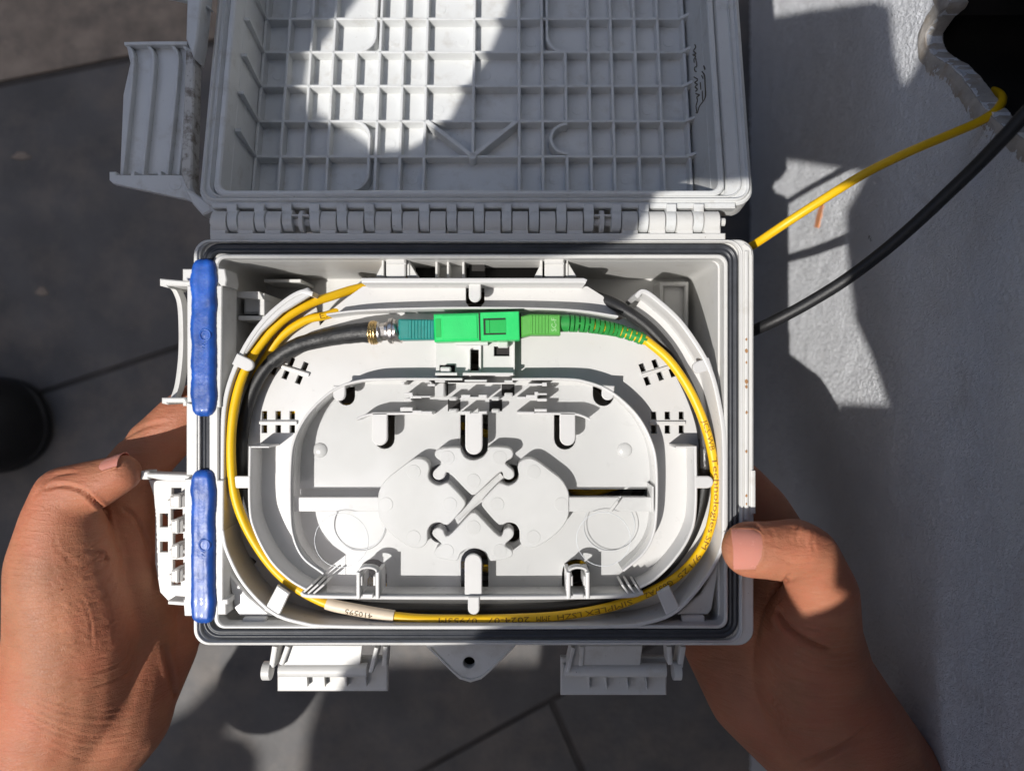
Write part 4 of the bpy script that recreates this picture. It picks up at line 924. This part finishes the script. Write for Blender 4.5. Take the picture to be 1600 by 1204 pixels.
# ================================================================== HANDS
person = thing('person', (0, -30, -6), 'bare brown hands and forearms holding the box from both sides', 'person')
def capsule(bm, a, ra, b, rb):
    t = bmesh.new(); bmesh.ops.create_icosphere(t, subdivisions=3, radius=1.0); U_ = [v.co.copy() for v in t.verts]; t.free()
    for c, r in ((a, ra), (b, rb)):
        for u in U_: bm.verts.new(c+u*r)
    bmesh.ops.convex_hull(bm, input=bm.verts[:])
    loose = [v for v in bm.verts if not v.link_faces]
    for v in loose: bm.verts.remove(v)
def hand(name, chains, creases, label, vox=.085, sm=24):
    parts = []
    me = bpy.data.meshes.new(name); big = bmesh.new()
    for ch in chains:
        for (p, q_) in zip(ch[:-1], ch[1:]):
            bm = bmesh.new(); capsule(bm, U(*p[:3]), p[3]*1.02+.02, U(*q_[:3]), q_[3]*1.02+.02); t = bpy.data.meshes.new('t'); bm.to_mesh(t); bm.free(); big.from_mesh(t); bpy.data.meshes.remove(t)
    big.to_mesh(me); big.free()
    o = bpy.data.objects.new('tmp', me); C.objects.link(o)
    r = o.modifiers.new('r', 'REMESH'); r.mode = 'VOXEL'; r.voxel_size = vox
    s = o.modifiers.new('s', 'SMOOTH'); s.factor = .5; s.iterations = sm
    me2 = bpy.data.meshes.new_from_object(o.evaluated_get(bpy.context.evaluated_depsgraph_get())); bpy.data.objects.remove(o)
    N_ = len(me2.vertices); co = np.empty(N_*3, 'f'); no = np.empty(N_*3, 'f'); me2.vertices.foreach_get('co', co); me2.vertex_normals.foreach_get('vector', no)
    co = co.reshape(-1, 3); no = no.reshape(-1, 3); k = F/(D-co[:, 2]); px = 800+co[:, 0]*k; py = 602-co[:, 1]*k
    disp = np.zeros(N_)
    for P, dep, wd in creases:
        Q = np.array(cat_rom(P, 5))[:, :2]
        best = np.full(N_, 1e9); tt = np.zeros(N_)
        for i in range(len(Q)-1):
            a, b = Q[i], Q[i+1]; ab = b-a; L2 = (ab**2).sum()+1e-9; t = np.clip(((px-a[0])*ab[0]+(py-a[1])*ab[1])/L2, 0, 1)
            d = np.hypot(px-a[0]-t*ab[0], py-a[1]-t*ab[1]); u = (i+t)/(len(Q)-1); tt = np.where(d < best, u, tt); best = np.minimum(best, d)
        fade = np.clip(np.minimum(tt, 1-tt)*5+.15, 0, 1)
        dep *= 2.1; disp -= dep*fade*np.exp(-(best/wd)**2)-dep*.35*fade*np.exp(-((best-wd*2)/(wd*1.2))**2)
    disp *= (no[:, 2] > .1)
    co = co+no*disp[:, None]; me2.vertices.foreach_set('co', co.reshape(-1).astype('f')); me2.update()
    o = link(name, me2, M_skin, person, smooth=180); o['label'] = label; return o
lc = [
 [(-90, 1560, -6, 3.0), (60, 1215, -3.0, 2.7), (110, 1070, -2.2, 2.35), (118, 985, -1.7, 2.15), (100, 885, -1.0, 1.75), (96, 815, -.5, 1.22), (101, 773, -.35, .96), (148, 757, -.25, .82), (190, 739, -.1, .62)],
 [(60, 1215, -3.0, 2.7), (165, 1110, -3.4, 2.4), (205, 1000, -3.4, 1.7), (190, 900, -2.8, 1.5), (185, 820, -2.9, 1.2), (195, 755, -3.0, 1.1), (235, 705, -3.0, 1.03), (285, 655, -3.0, .98), (318, 628, -3.1, .85)],
 [(165, 1110, -3.6, 2.3), (252, 1010, -4.3, 1.35), (262, 960, -4.6, 1.2), (235, 880, -4.4, 1.2)],
 [(235, 880, -4.6, 1.15), (330, 800, -5.9, .95), (420, 770, -5.95, .82), (470, 765, -5.9, .68)],
 [(250, 930, -4.8, 1.15), (345, 880, -5.95, .92), (430, 860, -5.95, .8), (480, 850, -5.9, .66)],
 [(262, 980, -4.8, 1.1), (350, 945, -5.85, .8), (420, 935, -5.8, .7), (455, 930, -5.75, .58)],
 [(205, 1000, -3.4, 1.6), (235, 880, -4.3, 1.2), (195, 800, -3.4, 1.2)],
]
cr = []
def C_(P, d=.03, w_=2.2): cr.append((P, d, w_))
# thumb/thenar creases (from the photo)
def zl(P): return [(a/1.87, 560+b/1.87) for a, b in P]
C_(zl([(130, 380), (180, 370), (240, 385), (290, 430), (310, 440)]), .06, 3); C_(zl([(310, 440), (320, 500), (325, 560), (300, 600)]), .08, 3.2)
C_(zl([(250, 560), (300, 570), (320, 590)]), .04, 2.5); C_(zl([(105, 400), (150, 345), (230, 330)]), .03, 2.5)
for k in range(11):
    x0 = 110+k*6; y0 = 590+k*38; C_(zl([(x0+random.uniform(-15, 15), y0+40), (x0+90, y0+random.uniform(-9, 9)), (x0+170+k*3, y0-50), (x0+215, y0-110)]), .012+.014*random.random(), 1.5)
for k in range(7):
    y0 = 940+k*22; C_(zl([(30, y0+random.uniform(-9, 9)), (140, y0+55), (260, y0+90+random.uniform(-12, 12)), (400, y0+80)]), .007+.014*random.random(), 2)
for P_k in ([(235, 690), (262, 760), (270, 850)], [(300, 660), (322, 740), (335, 830)], [(180, 560), (215, 600), (250, 612)], [(160, 520), (170, 560), (205, 590)]): C_(zl(P_k), .016, 1.8)
C_(zl([(330, 250), (420, 200), (500, 185)]), .03, 3); C_(zl([(350, 430), (400, 470), (440, 560)]), .05, 3); C_(zl([(480, 840), (500, 930), (520, 1040), (480, 1120)]), .06, 4)
hL = hand('arm', lc, cr, 'left forearm and hand gripping the left side of the box')
rc = [
 [(1570, 1560, -6, 3.2), (1450, 1370, -5, 3.1), (1304, 1150, -3.1, 2.72), (1268, 1060, -2.0, 2.15), (1268, 985, -1.0, 1.6), (1286, 925, -.1, 1.12), (1262, 868, .55, .98), (1244, 858, .75, .97), (1200, 859, .85, .9), (1172, 858, .78, .89)],
 [(1304, 1150, -3.2, 2.7), (1185, 1075, -3.6, 2.0), (1128, 1000, -4.2, 1.55), (1120, 940, -5.0, 1.2)],
 [(1185, 1075, -3.6, 2.0), (1215, 960, -3.2, 1.6), (1235, 875, -3.0, 1.15), (1190, 795, -3.1, .98), (1160, 760, -3.2, .9), (1140, 735, -3.3, .75)],
 [(1215, 960, -4.4, 1.3), (1130, 860, -5.95, .95), (1050, 820, -6.0, .82), (1000, 805, -5.9, .68)],
 [(1150, 960, -4.9, 1.2), (1090, 900, -5.95, .9), (1000, 875, -5.95, .8), (950, 865, -5.85, .66)],
 [(1128, 1000, -4.8, 1.2), (1050, 950, -5.9, .82), (980, 930, -5.85, .72), (940, 922, -5.8, .6)],
 [(1128, 1000, -4.2, 1.5), (1215, 960, -3.2, 1.5), (1268, 985, -1.6, 1.5)],
]
cr = []
def zr(P): return [(1020+a/2.4875, 720+b/2.4875) for a, b in P]
C_(zr([(450, 485), (500, 480), (535, 440)]), .06, 3); C_(zr([(470, 480), (475, 560), (520, 640), (600, 700), (720, 745)]), .12, 4)
for k in range(7): y0 = 600+k*26; C_(zr([(510+k*4, y0), (600, y0+32), (700, y0+48), (790, y0+40)]), .03, 2)
for k in range(6): y0 = 770+k*45; C_(zr([(440, y0-60), (520, y0+20), (620, y0+55), (780, y0+50)]), .022, 2.2)
for P_k in ([(570, 242), (556, 290), (570, 338)], [(598, 246), (588, 300), (603, 350)], [(626, 262), (620, 310), (632, 356)], [(540, 250), (534, 290), (542, 330)]): C_(zr(P_k), .022, 2)
C_(zr([(455, 260), (470, 300), (465, 340)]), .02, 2); C_(zr([(500, 380), (560, 400), (640, 390)]), .025, 2); C_(zr([(540, 1190), (640, 1150), (760, 1090), (870, 1010)]), .06, 4)
C_(zr([(560, 1204), (700, 1130), (850, 1060)]), .05, 4); C_(zr([(560, 262), (600, 280), (620, 310)]), -.03, 9)
for k in range(5): C_(zr([(480+k*14, 820+k*40), (470+k*14, 890+k*40), (455+k*14, 950+k*40)]), .015, 1.8)
for k in range(6): C_(zr([(560+k*22, 420+k*6), (600+k*20, 440+k*10), (650+k*12, 432+k*14)]), .012, 1.6)
C_([(1150, 822), (1180, 821), (1187, 835), (1188, 860), (1180, 878), (1150, 882)], .035, 2.2)
hR = hand('arm', rc, cr, 'right forearm and hand with the thumb lying on the right rim of the box')
def nail(cen, axis, nrm, ln, rad, half, parent, flat=1.0):
    ax = Vector(axis).normalized(); nr = Vector(nrm); nr = (nr-ax*nr.dot(ax)).normalized(); sd = nr.cross(ax); V = []; nu, nv = 16, 14; c = Vector(cen)
    for i in range(nu+1):
        u = -1+2*i/nu
        for j in range(nv+1):
            v = -1+2*j/nv; hl_ = ln*(1-.10*v**4 if u > 0 else 1-.3*v**4-.06*v*v); a = v*half*(1-.08*max(0, -u)**3)
            V.append(c+ax*u*hl_+sd*math.sin(a)*rad+nr*(math.cos(a)*rad-.05*u*u*(u < 0)-.03*(abs(v)**6)))
    n1 = nv+1; Fc = [(i*n1+j, i*n1+j+1, (i+1)*n1+j+1, (i+1)*n1+j) for i in range(nu) for j in range(nv)]
    me = bpy.data.meshes.new('n'); me.from_pydata([tuple(x) for x in V], [], Fc); me.update()
    o = bpy.data.objects.new('t', me); C.objects.link(o); md = o.modifiers.new('s', 'SOLIDIFY'); md.thickness = .035; md.offset = 0
    m2 = bpy.data.meshes.new_from_object(o.evaluated_get(bpy.context.evaluated_depsgraph_get())); bpy.data.objects.remove(o)
    no_ = link('thumbnail', m2, M_nail, parent, smooth=60)
    def at(u, v, dr=0):
        hl_ = ln*(1-.10*v**4 if u > 0 else 1-.3*v**4-.06*v*v); a = v*half; return c+ax*u*hl_+sd*math.sin(a)*(rad+dr)+nr*(math.cos(a)*(rad+dr)-.05*u*u*(u < 0)-.03*(abs(v)**6))
    per = [at(1-.12*k, -1.03, .0) for k in range(16)]+[at(-1.0, -1+.125*k, .0) for k in range(1, 16)]+[at(-.8+.12*k, 1.03, .0) for k in range(16)]
    MB().tube([p-nr*.02 for p in per], [.03+.035*math.sin(math.pi*i/(len(per)-1))**.5 for i in range(len(per))], 8).build('cuticle', M_skin, parent, smooth=180)
    return no_
ca = U(1158, 857, .80)
nail(ca, (-1, 0, -.02), (0, .22, 1), .53, .905, .74, hR)
cb2 = U(184, 742, -.1)
nail(cb2, (.93, .3, 0), (-.2, .95, .30), .45, .66, .8, hL)
